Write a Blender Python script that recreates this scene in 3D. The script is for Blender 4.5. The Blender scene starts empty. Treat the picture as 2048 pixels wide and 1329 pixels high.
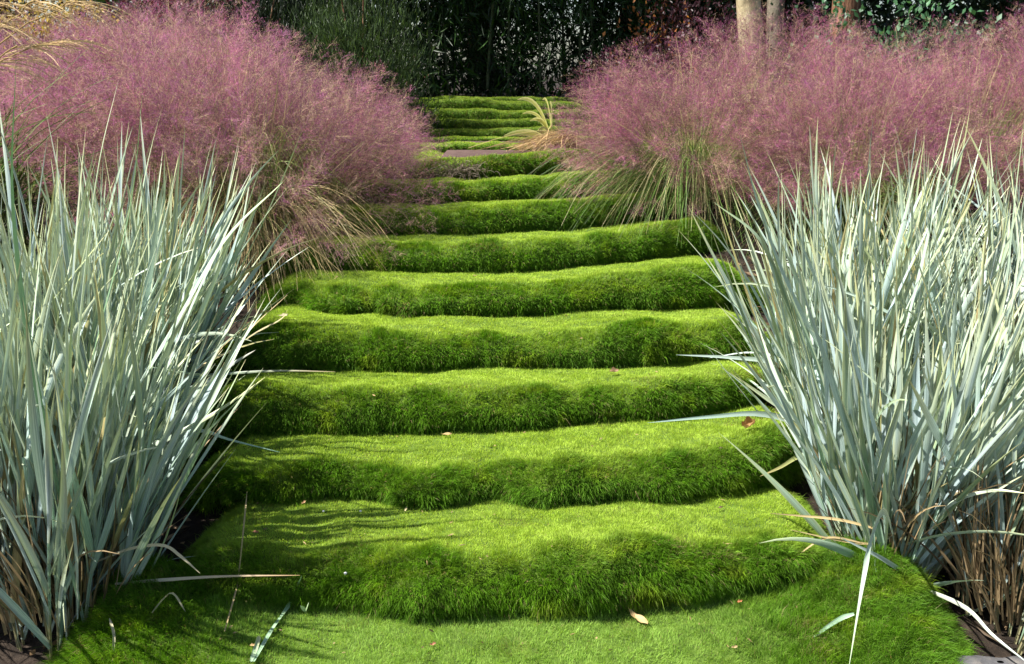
import bpy, math, random
import numpy as np

# ------------------------------------------------------------------ camera, sky, sun
SC = bpy.context.scene
COL = SC.collection
R = math.radians
CAM_PITCH = 14.4
F = 2000.0 / 2048.0            # focal length / image width
cam_d = bpy.data.cameras.new('camera')
cam_d.sensor_width = 36.0
cam_d.lens = 36.0 * F
cam_d.clip_start = 0.05
cam_d.clip_end = 600
cam = bpy.data.objects.new('camera', cam_d)
COL.objects.link(cam)
cam.location = (0, 0, 0)       # heights in this script are measured from the eye
cam.rotation_euler = (R(90 - CAM_PITCH), 0, 0)
SC.camera = cam

SUN_DIR = np.array((-0.56, -0.12, 0.82))      # from the scene towards the sun
SUN_DIR = SUN_DIR / np.linalg.norm(SUN_DIR)
sun_el = math.asin(SUN_DIR[2])
sun_az = math.atan2(SUN_DIR[0], SUN_DIR[1])
w = bpy.data.worlds.new('World')
SC.world = w
w.use_nodes = True
nt = w.node_tree
bg = nt.nodes['Background']
sky = nt.nodes.new('ShaderNodeTexSky')
sky.sky_type = 'NISHITA'
sky.sun_disc = False
sky.sun_elevation = sun_el
sky.sun_rotation = sun_az
sky.air_density = 1.0
sky.dust_density = 1.5
nt.links.new(sky.outputs[0], bg.inputs[0])
bg.inputs[1].default_value = 0.065
sl = bpy.data.lights.new('sun', 'SUN')
sl.energy = 5.0
sl.angle = R(0.5)
sl.color = (1.0, 0.96, 0.90)
sun = bpy.data.objects.new('sun', sl)
COL.objects.link(sun)
from mathutils import Vector, Matrix
sun.rotation_euler = Vector(SUN_DIR).to_track_quat('Z', 'Y').to_euler()
SC.view_settings.view_transform = 'Standard'
SC.view_settings.look = 'None'
SC.view_settings.gamma = 1.0
SC.view_settings.exposure = 1.32
SC.cycles.use_denoising = True
SC.cycles.max_bounces = 8
SC.cycles.diffuse_bounces = 4
SC.cycles.transmission_bounces = 4
SC.cycles.transparent_max_bounces = 8

rng = np.random.default_rng(7)

# ------------------------------------------------------------------ pixel helpers (only used to read places off the photo)
SN, CS = math.sin(R(CAM_PITCH)), math.cos(R(CAM_PITCH))

def ray(px, py):
    a = (px - 1024) / 2000.0
    b = (664.5 - py) / 2000.0
    return a, CS + b * SN, -SN + b * CS

def at_y(px, py, Y):
    a, dy, dz = ray(px, py)
    t = Y / dy
    return np.array((a * t, Y, dz * t))

def at_z(px, py, Z):
    a, dy, dz = ray(px, py)
    t = Z / dz
    return np.array((a * t, dy * t, Z))

# ------------------------------------------------------------------ helpers: objects
def tag(o, label=None, cat=None, group=None, kind=None):
    if label: o['label'] = label
    if cat: o['category'] = cat
    if group: o['group'] = group
    if kind: o['kind'] = kind
    return o

def empty(name, loc, rz=0.0, s=1.0):
    o = bpy.data.objects.new(name, None)
    o.empty_display_size = 0.1
    COL.objects.link(o)
    o.location = loc
    o.rotation_euler = (0, 0, rz)
    o.scale = (s, s, s)
    return o

def mesh_obj(name, V, Q, mats, colr=None, parent=None, T=None, uv=None, smooth=False, matidx=None):
    """V (n,3) points, Q (m,4) quads, T (k,3) triangles, colr (n,3) point colours"""
    V = np.asarray(V, np.float32)
    Q = np.zeros((0, 4), np.int32) if Q is None else np.asarray(Q, np.int32)
    T = np.zeros((0, 3), np.int32) if T is None else np.asarray(T, np.int32)
    me = bpy.data.meshes.new(name)
    me.vertices.add(len(V))
    me.vertices.foreach_set('co', V.ravel())
    nl = Q.size + T.size
    me.loops.add(nl)
    me.loops.foreach_set('vertex_index', np.concatenate((Q.ravel(), T.ravel())).astype(np.int32))
    npoly = len(Q) + len(T)
    me.polygons.add(npoly)
    starts = np.concatenate((np.arange(len(Q)) * 4, len(Q) * 4 + np.arange(len(T)) * 3)).astype(np.int32)
    me.polygons.foreach_set('loop_start', starts)
    if matidx is not None:
        me.polygons.foreach_set('material_index', np.asarray(matidx, np.int32))
    if smooth:
        me.polygons.foreach_set('use_smooth', np.ones(npoly, bool))
    if colr is not None:
        at = me.attributes.new('Col', 'FLOAT_COLOR', 'POINT')
        c = np.ones((len(V), 4), np.float32)
        c[:, :3] = colr
        at.data.foreach_set('color', c.ravel())
    if uv is not None:
        at = me.attributes.new('Strip', 'FLOAT_VECTOR', 'POINT')
        u = np.zeros((len(V), 3), np.float32)
        u[:, :uv.shape[1]] = uv
        at.data.foreach_set('vector', u.ravel())
    me.update(calc_edges=True)
    if not isinstance(mats, (list, tuple)): mats = [mats]
    for m in mats: me.materials.append(m)
    o = bpy.data.objects.new(name, me)
    COL.objects.link(o)
    if parent is not None: o.parent = parent
    return o

def copy_thing(root, loc, rz, s, label, flipx=False):
    """copy a thing with its parts (shared meshes)"""
    r = root.copy(); COL.objects.link(r)
    r.location = loc; r.rotation_euler = (0, 0, rz)
    r.scale = (-s if flipx else s, s, s)
    r['label'] = label
    for ch in list(root.children):
        c = ch.copy(); COL.objects.link(c); c.parent = r
        for g in ch.children:
            d = g.copy(); COL.objects.link(d); d.parent = c
    return r

def norm(v):
    return v / np.maximum(np.linalg.norm(v, axis=-1, keepdims=True), 1e-9)

class Acc:
    """collects strips and faces for one mesh"""
    def __init__(s): s.V=[]; s.Q=[]; s.T=[]; s.C=[]; s.U=[]; s.n=0
    def add(s, V, Q=None, C=None, U=None, T=None):
        V = V.reshape(-1, 3)
        s.V.append(V)
        if Q is not None: s.Q.append(Q.reshape(-1, 4) + s.n)
        if T is not None: s.T.append(T.reshape(-1, 3) + s.n)
        s.C.append(np.zeros((len(V), 3)) if C is None else C.reshape(-1, 3))
        s.U.append(np.zeros((len(V), 2)) if U is None else U.reshape(-1, 2))
        s.n += len(V)
    def obj(s, name, mat, parent=None, smooth=False):
        return mesh_obj(name, np.concatenate(s.V), np.concatenate(s.Q) if s.Q else None, mat, np.concatenate(s.C),
                        parent, np.concatenate(s.T) if s.T else None, np.concatenate(s.U), smooth)

def grow(p0, d0, L, droop, S, wander=0.0, g=None):
    """paths (N,S+1,3) that start at p0 along d0 and bend down by droop over their length"""
    g = rng if g is None else g
    N = len(p0)
    P = np.zeros((N, S + 1, 3)); P[:, 0] = p0
    d = norm(d0); ds = (L / S)[:, None]
    cur = g.normal(0, 1, (N, 3)) * wander
    down = np.array((0, 0, -1.0))
    dr = np.broadcast_to(np.asarray(droop, float), (N,))[:, None]
    D = np.zeros_like(P); D[:, 0] = d
    for j in range(S):
        P[:, j + 1] = P[:, j] + d * ds
        d = norm(d + (down * dr * (0.5 + 1.2 * (j + 1) / S) + cur) / S)
        D[:, j + 1] = d
    return P, D

def ribbon(acc, P, W, side, C, cross=2, fold=0.0, D=None, edgeC=None, vrand=None):
    """P (N,S+1,3) W (N,S+1) side (N,3) or (N,S+1,3), C (N,S+1,3)"""
    N, S1, _ = P.shape
    if side.ndim == 2: side = np.repeat(side[:, None], S1, 1)
    if D is None:
        D = np.gradient(P, axis=1)
    D = norm(D)
    side = norm(side - D * (side * D).sum(-1, keepdims=True))
    h = side * W[..., None] * 0.5
    if cross == 2:
        V = np.stack((P - h, P + h), 2)                       # N,S1,2,3
        CC = np.stack((C, C), 2)
        u = np.array((0.0, 1.0))
    else:
        n = np.cross(D, side)
        V = np.stack((P - h, P + n * W[..., None] * fold, P + h), 2)
        e = C if edgeC is None else edgeC
        CC = np.stack((e, C, e), 2)
        u = np.array((0.0, 0.5, 1.0))
    K = V.shape[2]
    idx = np.arange(N * S1 * K).reshape(N, S1, K)
    q = [np.stack((idx[:, :-1, k], idx[:, :-1, k + 1], idx[:, 1:, k + 1], idx[:, 1:, k]), -1) for k in range(K - 1)]
    U = np.zeros((N, S1, K, 2))
    U[..., 0] = u
    U[..., 1] = (np.arange(N) * 1.37 if vrand is None else vrand)[:, None, None] + np.linspace(0, 1, S1)[None, :, None]
    acc.add(V, np.concatenate([x.reshape(-1, 4) for x in q]), CC, U)

def blades(acc, p0, d0, L, Wd, bend, cb, ct):
    """small grass blades: 5 points, one quad and one triangle"""
    N = len(p0)
    d0 = norm(d0)
    side = norm(np.cross(d0, rng.normal(0, 1, (N, 3))))
    m = p0 + d0 * (L * 0.55)[:, None]
    d1 = norm(d0 + bend)
    t = m + d1 * (L * 0.45)[:, None]
    hw = side * (Wd * 0.5)[:, None]
    V = np.stack((p0 - hw, p0 + hw, m - hw * 0.8, m + hw * 0.8, t), 1)
    i = (np.arange(N) * 5)[:, None]
    Q = np.concatenate((i, i + 1, i + 3, i + 2), 1)
    T = np.concatenate((i + 2, i + 3, i + 4), 1)
    cm = cb * 0.45 + ct * 0.55
    C = np.stack((cb, cb, cm, cm, ct), 1)
    acc.add(V, Q, C, None, T)

def value_noise(x, y, seed=0):
    """smooth 2-d noise in -1..1"""
    g = np.random.default_rng(seed)
    tab = g.uniform(-1, 1, (64, 64))
    xi = np.floor(x).astype(int); yi = np.floor(y).astype(int)
    fx = x - xi; fy = y - yi
    fx = fx * fx * (3 - 2 * fx); fy = fy * fy * (3 - 2 * fy)
    a = tab[xi % 64, yi % 64]; b = tab[(xi + 1) % 64, yi % 64]
    c = tab[xi % 64, (yi + 1) % 64]; d = tab[(xi + 1) % 64, (yi + 1) % 64]
    return (a * (1 - fx) + b * fx) * (1 - fy) + (c * (1 - fx) + d * fx) * fy

# ------------------------------------------------------------------ materials
def leaf_mat(name, transl=0.35, rough=0.5, spec=0.3, stripes=False, gain=(1, 1, 1)):
    m = bpy.data.materials.new(name); m.use_nodes = True
    t = m.node_tree; N = t.nodes; Lk = t.links
    for n in list(N): N.remove(n)
    out = N.new('ShaderNodeOutputMaterial')
    at = N.new('ShaderNodeAttribute'); at.attribute_name = 'Col'
    pr = N.new('ShaderNodeBsdfPrincipled')
    pr.inputs['Roughness'].default_value = rough
    pr.inputs['Specular IOR Level'].default_value = spec
    tr = N.new('ShaderNodeBsdfTranslucent')
    mx = N.new('ShaderNodeMixShader'); mx.inputs[0].default_value = transl
    src = at.outputs['Color']
    if stripes:
        sp = N.new('ShaderNodeAttribute'); sp.attribute_name = 'Strip'
        mp = N.new('ShaderNodeMapping'); mp.inputs['Scale'].default_value = (7, 0.9, 1)
        Lk.new(sp.outputs['Vector'], mp.inputs['Vector'])
        nz = N.new('ShaderNodeTexNoise'); nz.inputs['Scale'].default_value = 1.6; nz.inputs['Detail'].default_value = 3
        Lk.new(mp.outputs[0], nz.inputs['Vector'])
        rp = N.new('ShaderNodeValToRGB')
        rp.color_ramp.elements[0].position = 0.33; rp.color_ramp.elements[0].color = (0.42, 0.50, 0.47, 1)
        rp.color_ramp.elements[1].position = 0.66; rp.color_ramp.elements[1].color = (1.12, 1.1, 1.06, 1)
        Lk.new(nz.outputs[0], rp.inputs[0])
        ml = N.new('ShaderNodeMix'); ml.data_type = 'RGBA'; ml.blend_type = 'MULTIPLY'; ml.inputs[0].default_value = 0.85
        Lk.new(src, ml.inputs[6]); Lk.new(rp.outputs[0], ml.inputs[7])
        src = ml.outputs[2]
        bp = N.new('ShaderNodeBump'); bp.inputs['Strength'].default_value = 0.25; bp.inputs['Distance'].default_value = 0.001
        Lk.new(nz.outputs[0], bp.inputs['Height']); Lk.new(bp.outputs[0], pr.inputs['Normal'])
    Lk.new(src, pr.inputs['Base Color'])
    tg = N.new('ShaderNodeMix'); tg.data_type = 'RGBA'; tg.blend_type = 'MULTIPLY'; tg.inputs[0].default_value = 1.0
    tg.inputs[7].default_value = (gain[0], gain[1], gain[2], 1)
    Lk.new(src, tg.inputs[6]); Lk.new(tg.outputs[2], tr.inputs['Color'])
    Lk.new(pr.outputs[0], mx.inputs[1]); Lk.new(tr.outputs[0], mx.inputs[2]); Lk.new(mx.outputs[0], out.inputs[0])
    return m

def noise_mat(name, cols, scale=8.0, rough=0.85, bump=0.4, detail=8, dist=0.02, stretch=(1, 1, 1)):
    m = bpy.data.materials.new(name); m.use_nodes = True
    t = m.node_tree; N = t.nodes; Lk = t.links
    pr = N['Principled BSDF']; pr.inputs['Roughness'].default_value = rough
    pr.inputs['Specular IOR Level'].default_value = 0.25
    tc = N.new('ShaderNodeTexCoord')
    mp = N.new('ShaderNodeMapping'); mp.inputs['Scale'].default_value = stretch
    Lk.new(tc.outputs['Object'], mp.inputs[0])
    nz = N.new('ShaderNodeTexNoise'); nz.inputs['Scale'].default_value = scale; nz.inputs['Detail'].default_value = detail
    nz.inputs['Roughness'].default_value = 0.65
    Lk.new(mp.outputs[0], nz.inputs['Vector'])
    rp = N.new('ShaderNodeValToRGB')
    el = rp.color_ramp.elements
    while len(el) < len(cols): el.new(0.5)
    for i, c in enumerate(cols):
        el[i].position = 0.28 + 0.44 * i / (len(cols) - 1); el[i].color = (c[0], c[1], c[2], 1)
    Lk.new(nz.outputs[0], rp.inputs[0]); Lk.new(rp.outputs[0], pr.inputs['Base Color'])
    bp = N.new('ShaderNodeBump'); bp.inputs['Strength'].default_value = bump; bp.inputs['Distance'].default_value = dist
    Lk.new(nz.outputs[0], bp.inputs['Height']); Lk.new(bp.outputs[0], pr.inputs['Normal'])
    return m

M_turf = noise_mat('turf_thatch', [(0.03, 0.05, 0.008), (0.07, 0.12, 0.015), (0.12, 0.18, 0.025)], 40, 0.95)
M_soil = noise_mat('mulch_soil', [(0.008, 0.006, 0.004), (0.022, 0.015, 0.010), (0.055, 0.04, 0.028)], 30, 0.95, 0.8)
M_path = noise_mat('bare_brown_path', [(0.055, 0.032, 0.027), (0.085, 0.052, 0.045), (0.12, 0.08, 0.07)], 26, 0.8, 0.3)
M_blade = leaf_mat('grass_blades', 0.42, 0.55, 0.25, gain=(1.15, 1.1, 0.6))
M_silver = leaf_mat('silver_leaves', 0.12, 0.36, 0.6, stripes=True, gain=(1.0, 1.05, 0.75))
M_dry = leaf_mat('dry_leaves', 0.25, 0.6, 0.25)
M_plume = leaf_mat('pink_plumes', 0.40, 0.6, 0.2)
M_muhly = leaf_mat('muhly_leaves', 0.3, 0.5, 0.3)
M_leaf = leaf_mat('broad_leaves', 0.3, 0.45, 0.35, gain=(1.1, 1.15, 0.6))
M_culm = noise_mat('bamboo_culm', [(0.03, 0.045, 0.015), (0.06, 0.075, 0.03), (0.10, 0.10, 0.05)], 12, 0.5, 0.1)
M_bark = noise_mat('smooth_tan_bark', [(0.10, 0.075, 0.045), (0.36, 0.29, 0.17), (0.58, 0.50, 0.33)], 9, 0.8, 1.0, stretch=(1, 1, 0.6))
M_bark3 = noise_mat('shaded_grey_bark', [(0.05, 0.042, 0.03), (0.14, 0.12, 0.085), (0.22, 0.19, 0.14)], 9, 0.8, 1.0, stretch=(1, 1, 0.6))  # darker copy of the tan bark, with shade put into its colour
M_bark2 = noise_mat('reddish_bark', [(0.03, 0.015, 0.01), (0.16, 0.075, 0.04), (0.36, 0.22, 0.13)], 14, 0.9, 1.0, stretch=(2.5, 2.5, 0.35))
M_rock = noise_mat('grey_rock', [(0.03, 0.03, 0.035), (0.09, 0.088, 0.09), (0.24, 0.21, 0.17)], 9, 0.85, 0.8)

# ------------------------------------------------------------------ ground
GY = np.array([-60, -1.0, 0.0, 1.6, 1.94, 2.31, 2.65, 2.96, 3.33, 3.68, 4.03, 4.40, 4.70, 5.0, 7.0, 8.4, 300])
GZ = np.array([-1.75, -1.75, -1.62, -1.30, -1.21, -1.12, -1.04, -0.96, -0.87, -0.79, -0.70, -0.61, -0.53, -0.44, -0.44, -0.24, -0.24])
def gz(x, y):
    x = np.asarray(x, float); y = np.asarray(y, float)
    return np.interp(y, GY, GZ) + 0.012 * value_noise(x * 3.1 + 20, y * 3.1 + 20, 3)

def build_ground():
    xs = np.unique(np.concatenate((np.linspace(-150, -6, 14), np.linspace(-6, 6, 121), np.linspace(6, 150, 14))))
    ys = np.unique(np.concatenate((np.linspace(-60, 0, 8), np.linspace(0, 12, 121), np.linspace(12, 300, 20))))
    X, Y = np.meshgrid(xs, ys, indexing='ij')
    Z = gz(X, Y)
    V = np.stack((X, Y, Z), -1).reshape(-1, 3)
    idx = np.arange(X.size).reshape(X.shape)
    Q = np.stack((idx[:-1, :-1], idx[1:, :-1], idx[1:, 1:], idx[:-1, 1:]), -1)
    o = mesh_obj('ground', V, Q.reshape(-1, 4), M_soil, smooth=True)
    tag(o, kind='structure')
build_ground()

# ------------------------------------------------------------------ turf steps
# per step: level of the tread in front of it, its foot line and its crest line as read off the photo
STEPS = [
 # (z_level, foot, crest, xl, xr)
 (-1.290, [(-400,1560),(60,1600),(500,1640),(1024,1660),(1500,1640),(1980,1600),(2400,1560)], [(-400,1330),(60,1430),(500,1470),(1024,1490),(1500,1480),(1980,1440),(2400,1340)], -0.93, 0.93),
 (-1.129, [(-300,1130),(200,1170),(350,1200),(450,1212),(647,1214),(779,1228),(840,1244),(924,1241),(1000,1227),(1095,1231),(1182,1224),(1270,1214),(1388,1205),(1507,1178),(1608,1157),(1700,1110),(2400,1000)],
          [(-300,1040),(250,1075),(540,1100),(620,1114),(722,1112),(857,1108),(992,1108),(1135,1085),(1270,1082),(1372,1094),(1473,1100),(1560,1080),(1680,1040),(2400,960)], -0.73, 0.76),
 (-1.041, [(-300,900),(300,965),(450,990),(553,1008),(654,997),(755,999),(806,1012),(857,1019),(924,1006),(992,997),(1034,1007),(1088,1018),(1152,1007),(1236,1001),(1338,1005),(1388,996),(1507,981),(1574,954),(1640,915),(2300,850)],
          [(-300,820),(400,900),(519,918),(620,915),(722,935),(800,940),(890,943),(992,936),(1101,926),(1203,913),(1304,914),(1405,902),(1500,870),(1570,840),(2300,780)], -0.80, 0.80),
 (-0.959, [(-200,850),(400,868),(480,872),(605,866),(693,870),(796,864),(899,862),(1000,860),(1073,858),(1147,849),(1235,843),(1323,841),(1400,832),(1469,818),(1540,790),(2200,730)],
          [(-200,770),(420,775),(517,770),(635,780),(693,772),(781,783),(899,780),(1000,779),(1088,776),(1205,772),(1293,762),(1367,748),(1440,742),(1520,730),(2200,700)], -0.86, 0.82),
 (-0.882, [(-100,735),(400,740),(473,741),(605,744),(708,741),(796,744),(899,739),(1000,735),(1088,735),(1191,738),(1293,735),(1367,727),(1499,718),(2100,670)],
          [(-100,655),(400,655),(488,660),(600,650),(708,652),(767,666),(869,664),(987,669),(1117,669),(1205,660),(1293,646),(1411,645),(1500,630),(2100,590)], -0.88, 0.80),
 (-0.794, [(0,615),(500,600),(602,612),(635,626),(693,631),(737,626),(811,633),(957,634),(1073,630),(1147,626),(1235,619),(1308,622),(1411,617),(1500,605),(2100,580)],
          [(0,560),(500,560),(605,564),(723,571),(811,576),(987,570),(1176,561),(1293,549),(1352,533),(1450,525),(2100,500)], -0.88, 0.82),
 (-0.711, [(0,540),(600,540),(700,540),(781,543),(900,545),(1000,544),(1100,540),(1176,533),(1305,521),(1450,505),(2000,490)],
          [(0,480),(600,482),(740,487),(850,489),(1000,486),(1100,481),(1200,471),(1330,448),(1450,440),(2000,430)], -0.88, 0.86),
 (-0.624, [(0,465),(760,470),(870,469),(1000,468),(1150,459),(1290,444),(1450,430),(2000,420)],
          [(0,415),(760,425),(850,425),(930,420),(1000,414),(1100,405),(1250,393),(1450,380),(2000,370)], -0.88, 0.90),
 (-0.537, [(0,405),(760,408),(870,407),(1000,401),(1150,395),(1300,385),(2000,370)],
          [(0,370),(760,372),(860,371),(1000,362),(1150,352),(1300,342),(2000,335)], -0.9, 0.9),
 (-0.462, [(0,356),(850,357),(930,357),(1000,354),(1100,347),(1250,340),(2000,330)],
          [(0,325),(780,325),(850,326),(900,318),(1000,313),(1100,304),(1250,300),(2000,300)], -0.9, 0.9),
]
LAND_Z = -0.400
NX = 260
UP = np.array((0, 0, 1.0))
SHEETS = []

def line_xy(pts, X, Z=None, Yf=None):
    """photo polyline -> heights or depths over the grid X"""
    if Z is not None:
        W = np.array([at_z(px, py, Z) for px, py in pts])
        return np.interp(X, W[:, 0], W[:, 1])
    out = []
    for px, py in pts:
        a = (px - 1024) / 2000.0
        Y = 2.5
        for _ in range(8):
            t = Y / ray(px, py)[1]; Y = Yf(a * t)
        out.append(at_y(px, py, Y))
    W = np.array(out)
    return np.interp(X, W[:, 0], W[:, 2])

def patch_surface(X, rows, xl, xr, seed, drop=0.22, lump=0.014):
    """rows: list of (Y(X), Z(X)); gives a lumpy sheet whose two ends roll down"""
    Y = np.stack([r[0] for r in rows], 1); Z = np.stack([r[1] for r in rows], 1)
    # resample along the profile
    seg = np.sqrt(np.diff(Y, axis=1) ** 2 + np.diff(Z, axis=1) ** 2)
    s = np.concatenate((np.zeros((len(X), 1)), np.cumsum(seg, 1)), 1)
    s /= s[:, -1:]
    NT = 44
    t = np.linspace(0, 1, NT)
    Yr = np.stack([np.interp(t, s[i], Y[i]) for i in range(len(X))]); Zr = np.stack([np.interp(t, s[i], Z[i]) for i in range(len(X))])
    for _ in range(3):      # soften the profile
        Yr[:, 1:-1] = (Yr[:, :-2] + 2 * Yr[:, 1:-1] + Yr[:, 2:]) / 4
        Zr[:, 1:-1] = (Zr[:, :-2] + 2 * Zr[:, 1:-1] + Zr[:, 2:]) / 4
    XX = np.repeat(X[:, None], NT, 1)
    e = np.clip((xl + 0.10 - XX) / 0.32, 0, 1) + np.clip((XX - xr + 0.10) / 0.32, 0, 1)
    Zr = Zr - drop * e * e * (3 - 2 * np.clip(e, 0, 1))
    env = np.sin(np.pi * np.clip(t, 0.02, 0.98))[None] ** 0.5
    l = value_noise(XX * 9 + seed * 3.3, Yr * 9 + Zr * 9 + seed, seed) + 0.6 * value_noise(XX * 21 + seed, Yr * 21 + Zr * 21, seed + 5)
    Zr = Zr + lump * l * env * 0.6
    Yr = Yr - lump * l * env * (1 - t)[None]
    return np.stack((XX, Yr, Zr), -1), t

def tuft_sheet(G, t, name, label, dens, blen, seed, width=0.0011, cat='grass step', riser_t=0.47, dry=0.0, grp='soft turf steps of the garden stair', tone=1.0):
    nx, ntt, _ = G.shape
    idx = np.arange(nx * ntt).reshape(nx, ntt)
    Q = np.stack((idx[:-1, :-1], idx[1:, :-1], idx[1:, 1:], idx[:-1, 1:]), -1).reshape(-1, 4)
    P = G.reshape(-1, 3)
    a, b, c, d = P[Q[:, 0]], P[Q[:, 1]], P[Q[:, 2]], P[Q[:, 3]]
    n = np.cross(b - a, d - a); area = np.linalg.norm(n, axis=1); n = norm(n)
    # smooth normals per vertex
    vn = np.zeros_like(P)
    for k in range(4): np.add.at(vn, Q[:, k], n)
    vn = norm(vn)
    g = np.random.default_rng(seed)
    N = int(area.sum() * dens)
    f = g.choice(len(Q), N, p=area / area.sum())
    u, v = g.random(N)[:, None], g.random(N)[:, None]
    q = Q[f]
    def bil(A): return (A[q[:, 0]] * (1 - u) + A[q[:, 1]] * u) * (1 - v) + (A[q[:, 3]] * (1 - u) + A[q[:, 2]] * u) * v
    p0 = bil(P); nn = norm(bil(vn))
    tt = (t[(q[:, 0] % ntt)] + (v[:, 0]) / (ntt - 1))
    # how much this spot is riser: steep normal
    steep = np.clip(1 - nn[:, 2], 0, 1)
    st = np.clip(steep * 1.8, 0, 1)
    # unworn front lip: longer, greener than the trodden tread, with riser shade put into the green
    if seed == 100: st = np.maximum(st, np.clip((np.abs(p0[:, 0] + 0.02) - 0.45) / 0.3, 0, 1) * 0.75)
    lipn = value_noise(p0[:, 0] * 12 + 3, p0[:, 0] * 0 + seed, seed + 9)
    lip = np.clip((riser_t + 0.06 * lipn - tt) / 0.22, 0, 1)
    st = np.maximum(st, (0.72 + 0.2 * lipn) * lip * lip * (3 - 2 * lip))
    clump = value_noise(p0[:, 0] * 34 + 5, (p0[:, 1] + p0[:, 2]) * 34, seed + 1)
    clump2 = value_noise(p0[:, 0] * 90, (p0[:, 1] + p0[:, 2]) * 90 + 9, seed + 2)
    L = blen * (0.55 + 0.6 * g.random(N)) * (0.34 + 0.88 * st) * (1 + 0.30 * clump) * (1 + 0.45 * np.clip(1 - tt / 0.14, 0, 1) * (clump2 > -0.2)) * np.where(g.random(N) < 0.012, 1.9, 1.0)
    lean = np.stack((value_noise(p0[:, 0] * 16, p0[:, 1] * 16 + 30, seed + 3), value_noise(p0[:, 0] * 16 + 40, p0[:, 1] * 16, seed + 4), np.zeros(N)), 1)
    tuft = np.stack((value_noise(p0[:, 0] * 60, (p0[:, 1] + p0[:, 2]) * 60 + 30, seed + 6), value_noise(p0[:, 0] * 60 + 40, (p0[:, 1] + p0[:, 2]) * 60, seed + 7), np.zeros(N)), 1)
    d0 = nn * 0.75 + UP * 0.55 + g.normal(0, 0.30, (N, 3)) + lean * 0.30 + tuft * 0.45
    bend = np.stack((g.normal(0, .25, N), -0.35 * st + g.normal(0, .2, N), -0.15 - 0.75 * st), 1)
    # colour: yellow green on top, deeper green and painted riser shade where it grows long, darker blade roots
    patch = value_noise(p0[:, 0] * 5 + 11, (p0[:, 1] + p0[:, 2]) * 8, seed + 8) * 0.5 + 0.5
    lime = np.array((0.56, 0.74, 0.10)); deep = np.array((0.125, 0.285, 0.009)); blue = np.array((0.17, 0.30, 0.07))
    if seed == 100: lime = np.array((0.44, 0.66, 0.14)); k0 = np.clip((np.abs(p0[:, 0] + 0.05) - 0.35) / 0.5, 0, 0.4)
    else: k0 = 0.0
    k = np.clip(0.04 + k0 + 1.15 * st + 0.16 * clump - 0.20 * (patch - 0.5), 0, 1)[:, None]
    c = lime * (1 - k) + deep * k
    c = c * (1 - 0.25 * patch[:, None]) + blue * 0.25 * patch[:, None]
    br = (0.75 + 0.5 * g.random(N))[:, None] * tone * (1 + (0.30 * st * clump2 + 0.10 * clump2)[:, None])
    yl = np.clip((value_noise(p0[:, 0] * 14 + 7, (p0[:, 1] + p0[:, 2]) * 22, seed + 10) - 0.25) * 1.6, 0, 1)[:, None] * st[:, None]
    c = c * (1 - 0.55 * yl) + np.array((0.38, 0.50, 0.03)) * 0.55 * yl
    brown = np.clip((value_noise(p0[:, 0] * 8 + 17, (p0[:, 1] + p0[:, 2]) * 13, seed + 11) - 0.62) * 4, 0, 1)
    c = c * br
    isdry = g.random(N) < (0.02 + 0.05 * st * (clump2 > 0.1) + 0.20 * brown + dry * np.clip(0.5 + clump + patch, 0, 1))
    c[isdry] = np.array((0.30, 0.25, 0.11)) * br[isdry]
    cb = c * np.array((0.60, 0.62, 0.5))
    acc = Acc()
    # thatch sheet itself
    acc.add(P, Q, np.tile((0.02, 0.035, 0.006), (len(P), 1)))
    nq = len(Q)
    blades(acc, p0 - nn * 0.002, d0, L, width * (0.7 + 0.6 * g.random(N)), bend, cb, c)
    V = np.concatenate(acc.V); QQ = np.concatenate(acc.Q); TT = np.concatenate(acc.T)
    mi = np.concatenate((np.zeros(nq), np.ones(len(QQ) - nq + len(TT)))).astype(np.int32)
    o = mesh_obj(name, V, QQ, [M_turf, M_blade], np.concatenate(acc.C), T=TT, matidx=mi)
    tag(o, label, cat, grp)
    SHEETS.append(G)
    return o

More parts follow.
